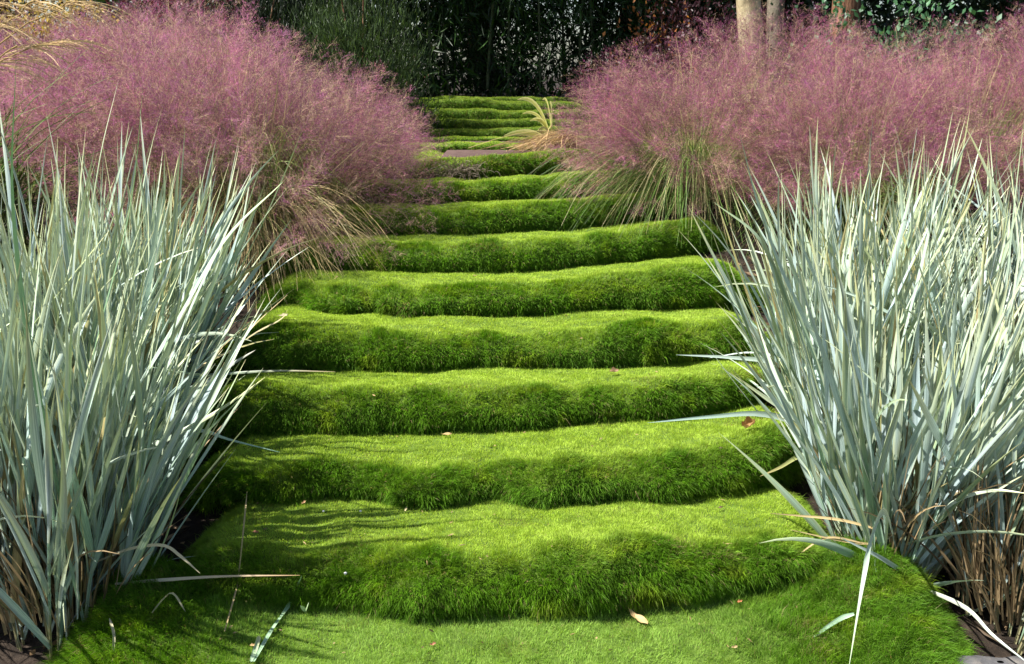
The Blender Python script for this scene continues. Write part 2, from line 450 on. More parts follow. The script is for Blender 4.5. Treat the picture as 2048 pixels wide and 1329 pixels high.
LABELS = [
 'soft green turf in front of the lowest riser, at the bottom edge of the photo',
 'lowest full turf step, wide shaggy riser between the bases of the silver grass clumps',
 'second full turf step from the bottom, with two rounded bulges along its foot',
 'third full turf step from the bottom, above the tread with the brown curled leaf',
 'fourth full turf step from the bottom, whose riser stands behind a small reddish fallen leaf',
 'fifth full turf step from the bottom, ending at the drooping tan stems',
 'sixth full turf step from the bottom, just above the tread where tan stems trail',
 'seventh full turf step from the bottom, under long arching green blades on the right',
 'eighth full turf step from the bottom, low riser between the two pink grass mounds',
 'ragged ninth turf step with a dead grey patch, below the bare brown path',
]
DENS = [210000, 260000, 220000, 175000, 145000, 115000, 92000, 82000, 74000, 66000]
X = np.linspace(-1.45, 1.45, NX)
feet = []
for (z, foot, crest, xl, xr) in STEPS:
    feet.append(line_xy(foot, X, Z=z))
for i, (z, foot, crest, xl, xr) in enumerate(STEPS):
    fy = feet[i]
    back = 0.055 if i > 0 else 0.09
    cz = line_xy(crest, X, Yf=lambda x: np.interp(x, X, fy) + back)
    hgt = np.clip(cz - z, 0.05, 0.17)
    nzv = STEPS[i + 1][0] if i + 1 < len(STEPS) else LAND_Z
    ny = feet[i + 1] if i + 1 < len(STEPS) else fy + 0.36
    ny = np.maximum(ny, fy + 0.2)
    rows = [(fy + 0.020, z - 0.02 + 0 * X), (fy - 0.002, z + 0.02 * 1 + 0 * X), (fy - 0.016, z + hgt * 0.38), (fy + 0.000, z + hgt * 0.68), (fy + 0.026, z + hgt * 0.88),
            (fy + 0.062, z + hgt * 1.0), (fy * 0.62 + ny * 0.38, (z + hgt) * 0.72 + nzv * 0.28), (fy * 0.3 + ny * 0.7, (z + hgt) * 0.22 + nzv * 0.78), (ny + 0.03, nzv + 0 * X - 0.004)]
    G, t = patch_surface(X, rows, xl, xr, 11 + i)
    if i == 0:      # the bottom turf swells up against the feet of the silver grass
        for hx, hy, hh, rx, ry in ((-0.80, 2.02, 0.075, 0.17, 0.16), (0.86, 2.05, 0.085, 0.15, 0.20), (-0.74, 1.86, 0.03, 0.14, 0.10)):
            G[..., 2] += hh * np.exp(-((G[..., 0] - hx) / rx) ** 2 - ((G[..., 1] - hy) / ry) ** 2)
    tuft_sheet(G, t, 'grass_step', LABELS[i], DENS[i], 0.034 if i == 0 else 0.025 if i < 3 else 0.0235, 100 + i, 0.00095 + 0.00014 * i, dry=0.22 if i == 9 else 0.0)

# landing with bare brown path, then the far low flight
def flat_sheet(name, x0, x1, y0, y1, z, mat, n=24, wav=0.03, th=0.03):
    xs = np.linspace(x0, x1, n)
    ya = y0 + wav * value_noise(xs * 4 + 3, xs * 0 + y0 * 7, 21); yb = y1 + wav * value_noise(xs * 4 + 9, xs * 0 + y1 * 5, 22)
    rows = np.stack([np.stack((xs, ya, np.full(n, z - th)), 1), np.stack((xs, ya, np.full(n, z)), 1), np.stack((xs, yb, np.full(n, z)), 1), np.stack((xs, yb, np.full(n, z - th)), 1)], 1)
    idx = np.arange(n * 4).reshape(n, 4)
    Q = np.stack((idx[:-1, :-1], idx[1:, :-1], idx[1:, 1:], idx[:-1, 1:]), -1).reshape(-1, 4)
    return mesh_obj(name, rows.reshape(-1, 3), Q, mat)
tag(flat_sheet('path', -0.36, 0.75, 5.02, 6.9, -0.402, M_path), kind='structure')

def low_mound(i, y, x0, x1, h, dep, z0, label, z1=None, dens=50000, tone=1.0, dry=0.0, cat='grass step', grp=None, blen=0.028):
    xs = np.linspace(x0 - 0.12, x1 + 0.12, 120)
    wv = 0.03 * value_noise(xs * 3 + i * 7, xs * 0 + i, 40 + i) + 0.012 * value_noise(xs * 9 + i, xs * 0, 50 + i)
    hh = h * (0.85 + 0.25 * value_noise(xs * 4 + i, xs * 0 + 3, 60 + i))
    fy = y + wv
    zz = z0 if z1 is None else z1
    rows = [(fy + 0.02, z0 - 0.03 + 0 * xs), (fy, z0 + hh * .1), (fy - 0.006, z0 + hh * .5), (fy + 0.02, z0 + hh * .9), (fy + 0.06, z0 + hh), (fy + dep * .6, zz + 0.3 * (z0 + hh - zz) + 0 * xs), (fy + dep, zz - 0.004 + 0 * xs)]
    G, t = patch_surface(xs, rows, x0, x1, 70 + i, drop=h + 0.06, lump=0.012)
    tuft_sheet(G, t, 'grass_step' if cat == 'grass step' else 'grass_edging', label, dens, blen, 300 + i, 0.0022, cat, riser_t=0.16, dry=dry, grp=grp or 'small far steps of the garden stair', tone=tone)
low_mound(7, 4.98, -1.5, -0.40, 0.02, 1.6, LAND_Z - .01, 'low turf to the left of the bare brown path', cat='turf edging', grp='turf beside the brown path', dry=.1, dens=26000)
low_mound(8, 4.98, 0.75, 1.9, 0.03, 1.6, LAND_Z - .01, 'low turf to the right of the bare brown path, behind the pink grass', cat='turf edging', grp='turf beside the brown path', dry=.1, dens=26000)
low_mound(0, 5.62, -0.95, 0.16, 0.030, 0.26, LAND_Z, 'low ragged strip of turf lying between the two bare brown path bands', cat='turf edging', grp='turf strips on the brown path', dry=.06)
low_mound(1, 6.42, -1.0, 1.0, 0.020, 0.22, LAND_Z, 'low turf strip along the back of the upper brown path band', cat='turf edging', grp='turf strips on the brown path', dry=.12)
fz = [-0.402, -0.360, -0.315, -0.262, -0.205]
fy_ = [6.62, 7.0, 7.38, 7.76, 8.14]
fl = ['lowest step of the far dark green flight, next to yellow striped strap leaves', 'second step up in the far dark green flight', 'third step up in the far dark green flight', 'second step from the top of the far dark green flight', 'topmost far turf step, dark green against the black bamboo']
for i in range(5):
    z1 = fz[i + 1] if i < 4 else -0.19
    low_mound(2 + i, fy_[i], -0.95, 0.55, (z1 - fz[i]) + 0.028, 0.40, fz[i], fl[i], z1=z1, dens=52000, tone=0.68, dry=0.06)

# ------------------------------------------------------------------ silver blue grass clumps
SIL = np.array((0.47, 0.61, 0.54)); SILB = np.array((0.58, 0.70, 0.75)); GRN = np.array((0.22, 0.38, 0.16)); YEL = np.array((0.62, 0.62, 0.27)); TAN = np.array((0.50, 0.38, 0.19))

def silver_leaves(acc, p0, d0, L, W0, droop, g, S=9, wander=0.12, dead=0.04, green=0.10):
    N = len(p0)
    P, D = grow(p0, d0, L, droop, S, wander, g)
    s = np.linspace(0, 1, S + 1)[None]
    prof = np.clip(0.62 + 1.6 * s, 0, 1) * np.clip((1 - s) * 1.75, 0, 1) ** 0.85
    W = W0[:, None] * prof + 0.0006
    side = norm(np.cross(D[:, 0], g.normal(0, 1, (N, 3))))
    # slow twist along the leaf
    tw = g.normal(0, 1.3, N)[:, None] * s
    n0 = np.cross(D, side[:, None])
    sd = side[:, None] * np.cos(tw)[..., None] + n0 * np.sin(tw)[..., None]
    k = g.random(N)[:, None]
    base = SIL * k + SILB * (1 - k)
    isg = g.random(N) < green
    base[isg] = base[isg] * 0.45 + GRN * 0.55
    isd = g.random(N) < dead
    base[isd] = TAN * (0.7 + 0.5 * g.random(isd.sum()))[:, None]
    base = base * (0.62 + 0.50 * g.random(N))[:, None]
    yt = (g.random(N) * 0.65 + 0.3)[:, None, None]
    c = np.repeat(base[:, None], S + 1, 1)
    m = np.clip((s - 0.45) / 0.55, 0, 1)[..., None] * yt
    c = c * (1 - m) + YEL * m
    m2 = (np.clip((s - 0.88) / 0.12, 0, 1) * (g.random(N) < 0.5)[:, None])[..., None] * 0.7
    c = c * (1 - m2) + TAN * m2
    lo = np.clip(1 - s / 0.12, 0, 1)[..., None] * 0.5
    c = c * (1 - lo) + np.array((0.42, 0.42, 0.27)) * lo
    ye = (g.random(N) < 0.5)[:, None, None] * 0.45
    e = c * (1 - ye) + YEL * ye
    ribbon(acc, P, W, sd, c, 3, 0.26, D, e, g.random(N) * 50)

SILVER = []
def silver_clump(name, loc, label, seed, n_tiller=46, radius=0.10, height=1.0, spread=0.33, lean=(0, 0), dens_leaf=8, dead_leaves=120, group='silver blue grass clumps beside the steps', wid=0.0145):
    g = np.random.default_rng(seed)
    root = empty(name, loc)
    tag(root, label, 'ornamental grass', group)
    SILVER.append(root)
    acc = Acc(); st = Acc()
    a = g.random(n_tiller) * 2 * np.pi; r = radius * np.sqrt(g.random(n_tiller))
    b = np.stack((r * np.cos(a), r * np.sin(a), np.full(n_tiller, -0.02)), 1)
    tl = spread * (0.25 + 0.75 * r / radius) * (0.6 + 0.6 * g.random(n_tiller))
    a2 = a + g.normal(0, 0.5, n_tiller)
    d = np.stack((np.cos(a2) * tl + lean[0], np.sin(a2) * tl + lean[1], np.ones(n_tiller)), 1)
    d = norm(d)
    TL = height * (0.42 + 0.16 * g.random(n_tiller))
    P, D = grow(b, d, TL, 0.05, 5, 0.05, g)
    for sx in (0, 1):
        sd = norm(np.cross(D[:, 0], np.array((1.0, 0.2, 0)) if sx == 0 else np.array((0.1, 1.0, 0))))
        c = np.repeat((SIL * 0.75 + GRN * 0.2)[None, None], n_tiller, 0).repeat(6, 1)
        c[:, :2] = np.array((0.36, 0.32, 0.18))
        ribbon(st, P, np.full((n_tiller, 6), 0.007), sd, c, 2, D=D)
    # leaves up every culm
    for j in range(dens_leaf):
        f = (j + 0.15 + 0.6 * g.random(n_tiller)) / dens_leaf
        x = f * 5; k = np.clip(x.astype(int), 0, 4); u = (x - k)[:, None]
        rr = np.arange(n_tiller)
        p = P[rr, k] * (1 - u) + P[rr, k + 1] * u; dd = D[rr, k]
        az = g.random(n_tiller) * 2 * np.pi
        out = 0.12 + 0.40 * g.random(n_tiller) * (1.25 - f)
        d0 = dd + np.stack((np.cos(az), np.sin(az), 0 * az), 1) * out[:, None] + np.stack((a2 * 0, a2 * 0, a2 * 0), 1)
        L = height * (0.42 + 0.24 * g.random(n_tiller)) * (0.9 + 0.2 * f)
        dr = 0.04 + 0.22 * g.random(n_tiller) ** 2
        wild = g.random(n_tiller) < 0.06
        dr[wild] += 0.9 * g.random(wild.sum()); d0[wild] += np.stack((np.cos(az), np.sin(az), 0 * az), 1)[wild] * 0.7
        silver_leaves(acc, p, d0, L, wid * (0.40 + 0.72 * g.random(n_tiller)), dr, g)
    acc.obj('leaf_blades', M_silver, root)
    st.obj('culms', M_silver, root)
    # dry leaves near the foot
    n = dead_leaves
    if n:
        a = g.random(n) * 2 * np.pi; r = radius * 1.1 * np.sqrt(g.random(n))
        p = np.stack((r * np.cos(a), r * np.sin(a), 0.02 + 0.10 * g.random(n)), 1)
        tl = 0.05 + 0.75 * g.random(n) ** 2
        d0 = np.stack((np.cos(a) * tl, np.sin(a) * tl, np.ones(n)), 1)
        L = height * (0.16 + 0.40 * g.random(n))
        dc = Acc()
        PP, DD = grow(p, d0, L, 0.05 + 0.9 * g.random(n) ** 3, 7, 0.22, g)
        s = np.linspace(0, 1, 8)[None]
        W = (0.003 + 0.005 * g.random(n))[:, None] * (1 - s) ** 0.6 + 0.0005
        c0 = np.array((0.36, 0.26, 0.14)) * (0.25 + 1.1 * g.random(n) ** 1.5)[:, None]
        ribbon(dc, PP, W, norm(g.normal(0, 1, (n, 3))), np.repeat(c0[:, None], 8, 1), 3, 0.3, DD)
        dc.obj('dry_leaves', M_dry, root)
    return root

def gpt(x, y, dz=0.0): return (x, y, float(gz(x, y)) + dz)
# left bank
silver_clump('silver_grass', gpt(-0.99, 2.02), 'silver blue grass clump nearest the camera on the left, its foot on the bottom turf mound', 1, 46, 0.13, 0.82, 0.22, (0.13, 0.02), wid=0.0185, dead_leaves=260)
silver_clump('silver_grass', gpt(-1.22, 2.10), 'silver blue grass clump cut by the left edge of the photo, with brown dead stems at its foot', 2, 40, 0.15, 0.84, 0.20, (0.0, 0.0), dead_leaves=300)
silver_clump('silver_grass', gpt(-1.10, 2.45), 'left bank silver blue grass clump leaning over the second step', 3, 46, 0.13, 0.82, 0.26, (0.11, 0.0))
silver_clump('silver_grass', gpt(-1.35, 2.62), 'left bank silver blue grass clump at the back beside the left photo edge', 4, 40, 0.15, 0.84, 0.22, (0.02, 0.0))
silver_clump('silver_grass', gpt(-1.12, 2.88), 'left bank silver blue grass clump farthest up the slope, beside the third and fourth steps', 5, 42, 0.12, 0.78, 0.26, (0.16, 0.02))
# right bank
silver_clump('silver_grass', gpt(0.90, 2.18), 'silver blue grass clump fanning from one tight foot on the bottom right turf corner', 6, 58, 0.09, 0.76, 0.46, (0.0, 0.06), wid=0.0185)
silver_clump('silver_grass', gpt(0.93, 2.62), 'right bank silver blue grass clump leaning left over the second and third steps', 7, 58, 0.12, 0.76, 0.36, (-0.06, 0.0))
silver_clump('silver_grass', gpt(1.28, 2.45), 'right bank silver blue grass clump between the tight footed clump and the photo edge', 8, 52, 0.14, 0.76, 0.34, (0.0, 0.0))
silver_clump('silver_grass', gpt(1.12, 3.05), 'right bank silver blue grass clump farthest up the slope, in front of the pink grass', 9, 50, 0.13, 0.72, 0.34, (-0.04, 0.0))
silver_clump('silver_grass', gpt(1.60, 2.90), 'right bank silver blue grass clump at the back beside the right photo edge', 10, 44, 0.14, 0.78, 0.30, (0.0, 0.0))
silver_clump('silver_grass', gpt(1.15, 2.02), 'shaded silver grass clump above the grey stone, full of brown dead stems', 12, 40, 0.13, 0.72, 0.28, (0.18, 0.0), dead_leaves=380)

# ------------------------------------------------------------------ pink muhly grass
def muhly(name, label, seed, n_stem=430, h=1.0, pink=(1, 1, 1)):
    g = np.random.default_rng(seed)
    root = empty(name, (0, 0, 0))
    tag(root, label, 'ornamental grass', 'pink flowering grass mounds above the silver grass')
    nc = 46
    ca = g.random(nc) * 2 * np.pi; ct = R(4) + R(64) * g.random(nc) ** 0.75; cl = g.integers(0, nc, n_stem)
    a = ca[cl] + g.normal(0, 0.25, n_stem); r = 0.11 * np.sqrt(g.random(n_stem))
    p0 = np.stack((r * np.cos(a), r * np.sin(a), 0 * a), 1)
    tilt = np.clip(ct[cl] + g.normal(0, 0.12, n_stem), 0.02, 1.35)
    stem_tilt = tilt.copy()
    aa = a
    d0 = np.stack((np.cos(aa) * np.sin(tilt), np.sin(aa) * np.sin(tilt), np.cos(tilt)), 1)
    L = h * (0.84 + 0.16 * g.random(n_stem)) * (0.86 + 0.14 * np.cos(tilt))
    S = 12
    P, D = grow(p0, d0, L, 0.12 + 0.35 * g.random(n_stem), S, 0.15, g)
    s = np.linspace(0, 1, S + 1)[None]
    W = 0.0022 * (1 - 0.7 * s) * np.ones((n_stem, 1))
    cs = np.array((0.28, 0.23, 0.09)) * (0.3 + 1.2 * g.random(n_stem) ** 1.5)[:, None]
    st = Acc()
    ribbon(st, P, W, norm(g.normal(0, 1, (n_stem, 3))), np.repeat(cs[:, None], S + 1, 1), D=D)
    # stray bare tan stems
    n = 95
    a = g.random(n) * 2 * np.pi; tilt = R(8) + R(60) * g.random(n)
    d1 = np.stack((np.cos(a) * np.sin(tilt), np.sin(a) * np.sin(tilt), np.cos(tilt)), 1)
    PP, DD = grow(np.zeros((n, 3)), d1, h * (0.62 + 0.34 * g.random(n)), 0.15, 6, 0.2, g)
    ribbon(st, PP, 0.0021 * np.ones((n, 7)), norm(g.normal(0, 1, (n, 3))), np.tile((0.50, 0.42, 0.20), (n, 7, 1)) * (0.3 + 0.9 * g.random(n))[:, None, None], D=DD)
    st.obj('flower_stems', M_muhly, root)
    # airy branches
    K = 13; B = 4
    f = np.repeat(np.linspace(0.60, 0.985, K)[None], n_stem, 0) + g.normal(0, 0.012, (n_stem, K))
    f = np.clip(f, 0.3, 0.999)
    x = f * S; k = np.clip(x.astype(int), 0, S - 1); u = (x - k)[..., None]
    ii = np.arange(n_stem)[:, None]
    q = P[ii, k] * (1 - u) + P[ii, k + 1] * u; qd = D[ii, k]
    q = np.repeat(q.reshape(-1, 3), B, 0); qd = np.repeat(qd.reshape(-1, 3), B, 0); ff = np.repeat(f.reshape(-1), B)
    nb = len(q)
    rnd = g.normal(0, 1, (nb, 3))
    perp = norm(np.cross(qd, rnd))
    bd = norm(qd * 0.8 + perp * (0.55 + 0.5 * g.random(nb))[:, None])
    bl = (1 - 0.38 * np.repeat(np.clip(stem_tilt - 0.7, 0, 1), K * B)) * (0.06 + 0.085 * g.random(nb)) * (1.25 - 0.75 * np.clip((ff - 0.46) / 0.54, 0, 1))
    pk = np.stack((0.36 + 0.13 * g.random(nb), 0.12 + 0.07 * g.random(nb), 0.215 + 0.10 * g.random(nb)), 1) * (0.5 + 0.85 * g.random(nb))[:, None]
    sid = np.repeat(np.arange(n_stem), K * B)
    ctint = 0.45 + 0.95 * g.random(nc)
    tint = (ctint[cl] * (0.75 + 0.4 * g.random(n_stem)))[:, None] * np.ones(3)
    tst = g.random(n_stem) < 0.12 + 0.75 * np.clip(stem_tilt - 0.75, 0, 1); tint[tst] *= np.array((0.95, 1.35, 0.85))
    pk = pk * tint[sid] * np.array(pink)
    tn = g.random(nb) < 0.27
    pk[tn] = np.array((0.52, 0.38, 0.24)) * (0.7 + 0.6 * g.random(tn.sum()))[:, None]
    BP, BD = grow(q, bd, bl, 0.25, 2, 0.5, g)
    br = Acc()
    ribbon(br, BP, np.array((0.0008, 0.0007, 0.0005))[None] * np.ones((nb, 1)), norm(g.normal(0, 1, (nb, 3))), np.repeat(pk[:, None], 3, 1), D=BD)
    # spikelets
    M = 9
    sf = g.random((nb, M)) * 0.85 + 0.15
    xx = sf * 2; kk = np.clip(xx.astype(int), 0, 1); uu = (xx - kk)[..., None]
    jj = np.arange(nb)[:, None]
    sp = (BP[jj, kk] * (1 - uu) + BP[jj, kk + 1] * uu).reshape(-1, 3)
    ns = len(sp)
    off = g.normal(0, 0.006, (ns, 3))
    dirn = norm(np.repeat(bd, M, 0) + g.normal(0, 0.5, (ns, 3)))
    sd = norm(np.cross(dirn, g.normal(0, 1, (ns, 3))))
    ln = 0.005 + 0.006 * g.random(ns); wd = 0.0010 + 0.0006 * g.random(ns)
    sp = sp + off
    V = np.stack((sp - sd * (wd / 2)[:, None], sp + sd * (wd / 2)[:, None], sp + dirn * ln[:, None]), 1)
    sc = np.repeat(pk, M, 0) * (0.8 + 0.5 * g.random(ns))[:, None]
    br.add(V, None, np.repeat(sc[:, None], 3, 1), None, np.arange(ns * 3).reshape(-1, 3))
    br.obj('flower_plumes', M_plume, root)
    # arching green leaves
    n = 950
    a = g.random(n) * 2 * np.pi; r = 0.12 * np.sqrt(g.random(n))
    p = np.stack((r * np.cos(a), r * np.sin(a), 0 * a), 1)
    tilt = R(8) + R(62) * g.random(n)
    d0 = np.stack((np.cos(a) * np.sin(tilt), np.sin(a) * np.sin(tilt), np.cos(tilt)), 1)
    LP, LD = grow(p, d0, h * (0.45 + 0.38 * g.random(n)), 0.6 + 0.8 * g.random(n), 9, 0.3, g)
    s = np.linspace(0, 1, 10)[None]
    W = 0.0030 * (1 - 0.8 * s) * np.ones((n, 1))
    c0 = np.array((0.11, 0.19, 0.035)) * (0.6 + 0.9 * g.random(n))[:, None]
    td = g.random(n) < 0.22
    c0[td] = np.array((0.42, 0.34, 0.15)) * (0.6 + 0.6 * g.random(td.sum()))[:, None]
    C = np.repeat(c0[:, None], 10, 1) * (0.8 + 0.5 * s[..., None])
    lv = Acc(); ribbon(lv, LP, W, norm(np.cross(LD[:, 0], UP)), C, D=LD)
    lv.obj('green_leaves', M_muhly, root)
    return root

spots_l = [(-1.06, 4.08, 0.90, 'pink flowering grass mound nearest the steps on the left, trailing tan stems'),
           (-1.45, 4.25, 0.95, 'pink flowering grass mound in the middle of the left bank, behind the silver grass'),
           (-2.20, 4.65, 0.86, 'pink flowering grass mound at the left edge under the tan feathery plumes'),
           (-1.55, 4.85, 0.90, 'pale pink flowering grass mound at the back of the left bank, against the dark bamboo'),
           (-2.05, 5.30, 0.78, 'pink flowering grass mound at the back left, below the dark red shrub')]
spots_l.append((-0.80, 4.46, 0.60, 'smallest pink flowering grass mound, spilling over the left end of the seventh and eighth steps'))
spots_r = [(0.82, 4.58, 0.80, 'pink flowering grass mound nearest the steps on the right, with long green arching blades'),
           (1.45, 4.30, 0.82, 'pink flowering grass mound directly behind the right silver grass'),
           (2.05, 4.55, 0.82, 'pink flowering grass mound behind the silver grass near the right edge'),
           (1.30, 5.15, 0.80, 'pink flowering grass mound in front of the two pale tree trunks'),
           (2.05, 5.40, 0.74, 'pink flowering grass mound in front of the reddish trunk and blue green leaves'),
           (2.70, 5.20, 0.82, 'pink flowering grass mound cut by the right edge of the photo')]
protos = []; MU = []
for i, (x, y, s, lab) in enumerate(spots_l + spots_r):
    if i < 3 or i in (6, 7):
        p = muhly('muhly_grass', lab, 50 + i, pink=(1, 1, 1) if i < 3 else (0.86, 0.74, 0.82)); protos.append(p)
        p.location = gpt(x, y); p.scale = (s, s, s); MU.append(p)
    else:
        c = copy_thing(protos[i % 3 if i < 6 else 3 + i % 2], gpt(x, y), 1.3 * i, s, lab); MU.append(c)

# ------------------------------------------------------------------ background planting
def leaf_cloud(acc, P, d, L, W, C, g):
    """lance or oval leaves: 2 quads folded lightly, as 4-point kites"""
    N = len(P)
    d = norm(d); sd = norm(np.cross(d, g.normal(0, 1, (N, 3)))); nn = np.cross(d, sd)
    m = P + d * (L * 0.45)[:, None] + nn * (L * 0.06)[:, None]
    tip = P + d * L[:, None]
    V = np.stack((P, m - sd * (W / 2)[:, None], tip, m + sd * (W / 2)[:, None]), 1)
    i = (np.arange(N) * 4)[:, None]
    T = np.concatenate((np.concatenate((i, i + 1, i + 2), 1), np.concatenate((i, i + 2, i + 3), 1)))
    acc.add(V, None, np.repeat(C[:, None], 4, 1), None, T)

def tube(acc, path, rad, sides=8, col=(1, 1, 1), wob=0.0, g=None):
    path = np.asarray(path, float); n = len(path)
    rad = np.broadcast_to(np.asarray(rad, float), (n,))
    D = norm(np.gradient(path, axis=0))
    ref = np.array((0.0, 1.0, 0.0)) if abs(D[0, 1]) < 0.8 else np.array((1.0, 0, 0))
    s = norm(np.cross(D, ref)); u = np.cross(D, s)
    a = np.linspace(0, 2 * np.pi, sides, endpoint=False)
    rr = rad[:, None] * (1 + (wob * (g.normal(0, 1, (n, sides)) if g is not None else 0)))
    V = path[:, None] + s[:, None] * (np.cos(a)[None, :, None] * rr[..., None]) + u[:, None] * (np.sin(a)[None, :, None] * rr[..., None])
    idx = np.arange(n * sides).reshape(n, sides)
    nx = np.roll(idx, -1, 1)
    Q = np.stack((idx[:-1], nx[:-1], nx[1:], idx[1:]), -1).reshape(-1, 4)
    acc.add(V, Q, np.tile(col, (n * sides, 1)).astype(float))

def bamboo(label, seed):
    g = np.random.default_rng(seed)
    root = empty('bamboo', (0, 0, 0))
    tag(root, label, 'bamboo', 'dark bamboo culms at the top of the stair')
    H = 4.2; ac = Acc()
    lx, ly = g.normal(0, 0.12, 2)
    zz = np.linspace(-0.1, H, 60)
    path = np.stack((lx * (zz / H) ** 1.5 * 3, ly * (zz / H) ** 1.5 * 3, zz), 1)
    node = (np.arange(60) % 4 == 0)
    tube(ac, path, 0.012 * (1 - 0.7 * zz / H) * (1 + 0.25 * node), 7)
    ac.obj('culm', M_culm, root, smooth=True)
    n = 2300
    z = H * g.random(n) ** 0.75
    rr = (0.10 + 0.50 * g.random(n)) * (0.55 + 0.45 * np.clip(z / 1.4, 0, 1)); a = g.random(n) * 2 * np.pi
    P = np.stack((np.interp(z, zz, path[:, 0]) + rr * np.cos(a), np.interp(z, zz, path[:, 1]) + rr * np.sin(a), z), 1)
    # gather leaves into sprays
    cen = P[g.integers(0, n, n // 7)]
    P = cen[g.integers(0, len(cen), n)] + g.normal(0, 0.05, (n, 3))
    d = np.stack((g.normal(0, .5, n), g.normal(0, .5, n), -0.55 + g.normal(0, .35, n)), 1)
    C = np.array((0.022, 0.055, 0.010)) * (0.3 + 1.4 * g.random(n))[:, None]
    lf = Acc(); leaf_cloud(lf, P, d, 0.08 + 0.07 * g.random(n), 0.012 + 0.008 * g.random(n), C, g)
    lf.obj('leaves', M_leaf, root)
    return root
bp = [bamboo('bamboo culm', 200 + i) for i in range(4)]
gb = np.random.default_rng(31)
k = 0
for row, (yy, nn_, x0, x1) in enumerate([(8.75, 15, -1.9, 1.9), (9.4, 14, -2.6, 2.4), (10.2, 14, -3.2, 3.0), (11.2, 12, -3.8, 3.6)]):
    for j in range(nn_):
        x = x0 + (x1 - x0) * (j + 0.5) / nn_ + gb.normal(0, 0.07); y = yy + gb.normal(0, 0.12)
        lab = 'slender dark green bamboo culm with hanging leaves at the top of the stair'
        if k < 4:
            o = bp[k]; o.location = gpt(x, y); o['label'] = lab
        else:
            o = copy_thing(bp[k % 4], gpt(x, y), gb.random() * 6.28, 0.85 + 0.3 * gb.random(), lab)
        k += 1

def shrub(name, label, cat, loc, rx, ry, h, col, n, ll, lw, seed, up=0.3, clumpn=60, group=None, cs=0.10, vary=0.9, stems=7, mat=None):
    g = np.random.default_rng(seed)
    root = empty(name, loc); tag(root, label, cat, group)
    ac = Acc()
    cen = []
    while len(cen) < clumpn:
        v = g.uniform(-1, 1, 3); v[2] = abs(v[2])
        if (v ** 2).sum() < 1 and (v ** 2).sum() > 0.12: cen.append(v)
    cen = np.array(cen) * np.array((rx, ry, h))
    w = g.random(clumpn) + 0.3
    pick = g.choice(clumpn, n, p=w / w.sum())
    P = cen[pick] + g.normal(0, cs, (n, 3)) * np.array((1, 1, .8))
    P[:, 2] = np.maximum(P[:, 2], 0.01)
    d = norm(P - np.array((0, 0, h * 0.3))) * 0.5 + g.normal(0, 0.5, (n, 3)) + UP * up
    C = np.asarray(col) * (1 + vary * (g.random(n) - 0.45))[:, None] * (0.75 + 0.5 * g.random(clumpn))[pick][:, None]
    leaf_cloud(ac, P, d, ll * (0.6 + 0.7 * g.random(n)), lw * (0.6 + 0.7 * g.random(n)), C, g)
    ac.obj('foliage', mat or M_leaf, root)
    st = Acc()
    for i in range(stems):
        e = cen[g.integers(0, clumpn)]
        pa = np.linspace(0, 1, 6)[:, None] * e * 0.9; pa[:, 2] += 0.06 * np.sin(np.linspace(0, 3, 6)); pa[0, 2] = -0.04
        tube(st, pa, np.linspace(0.012, 0.004, 6), 5)
    st.obj('stems', M_bark2, root, smooth=True)
    return root

DK = (0.022, 0.040, 0.012)
gs = np.random.default_rng(77)
hl = ['tall dark evergreen shrub behind the bamboo, far left', 'tall dark evergreen shrub behind the bamboo, left of the stair axis', 'tall dark evergreen shrub behind the bamboo, straight up the stair', 'tall dark evergreen shrub behind the bamboo, right of the stair axis', 'tall dark evergreen shrub behind the two pale trunks', 'tall dark evergreen shrub behind the reddish trunk', 'tall dark evergreen shrub at the far right corner']
for i, x in enumerate((-6.0, -3.9, -1.5, 1.2, 3.2, 5.3, 7.4)):
    shrub('evergreen_shrub', hl[i], 'shrub', gpt(x, 13.2 + gs.normal(0, .4)), 1.7, 0.9, 3.2, DK, 5200, 0.12, 0.05, 400 + i, clumpn=170, group='dark evergreen shrubs closing the background', cs=0.17)
shrub('broom_shrub', 'fine textured olive green shrub between the left pink grass and the bamboo', 'shrub', gpt(-0.98, 6.7), 0.42, 0.4, 1.25, (0.045, 0.075, 0.025), 16000, 0.06, 0.006, 420, up=1.3, clumpn=90, cs=0.09)
shrub('broom_shrub', 'second fine textured dark green shrub behind, left of the bamboo', 'shrub', gpt(-1.9, 7.6), 0.8, 0.6, 1.5, (0.014, 0.026, 0.010), 16000, 0.07, 0.008, 421, up=1.1, clumpn=90, cs=0.10)
shrub('red_shrub', 'dark red leaved shrub above the left pink grass', 'shrub', gpt(-2.35, 7.0), 0.55, 0.4, 1.45, (0.09, 0.014, 0.024), 9000, 0.03, 0.018, 422, clumpn=90, cs=0.09)
shrub('yellow_shrub', 'golden yellow leaved shrub at the top left corner', 'shrub', gpt(-2.85, 6.2), 0.55, 0.4, 1.25, (0.40, 0.28, 0.035), 5200, 0.035, 0.02, 423, clumpn=50, cs=0.07)
shrub('dark_shrub', 'black green shrub with small leaves behind the left pink grass', 'shrub', gpt(-2.1, 8.6), 1.0, 0.6, 1.9, DK, 14000, 0.05, 0.025, 424, clumpn=120, cs=0.12)
shrub('red_shrub', 'dark red leaved shrub between the bamboo and the pale trunks', 'shrub', gpt(1.35, 7.4), 0.6, 0.5, 0.95, (0.03, 0.008, 0.012), 7000, 0.03, 0.016, 425, clumpn=70, cs=0.09)
shrub('dark_shrub', 'black green shrub behind the pale trunks', 'shrub', gpt(2.7, 9.2), 1.4, 0.7, 1.9, DK, 16000, 0.06, 0.03, 426, clumpn=120, cs=0.13)
shrub('dark_shrub', 'black green shrub at the right edge behind the pink grass', 'shrub', gpt(4.1, 8.2), 1.1, 0.7, 1.7, DK, 14000, 0.06, 0.03, 427, clumpn=120, cs=0.13)
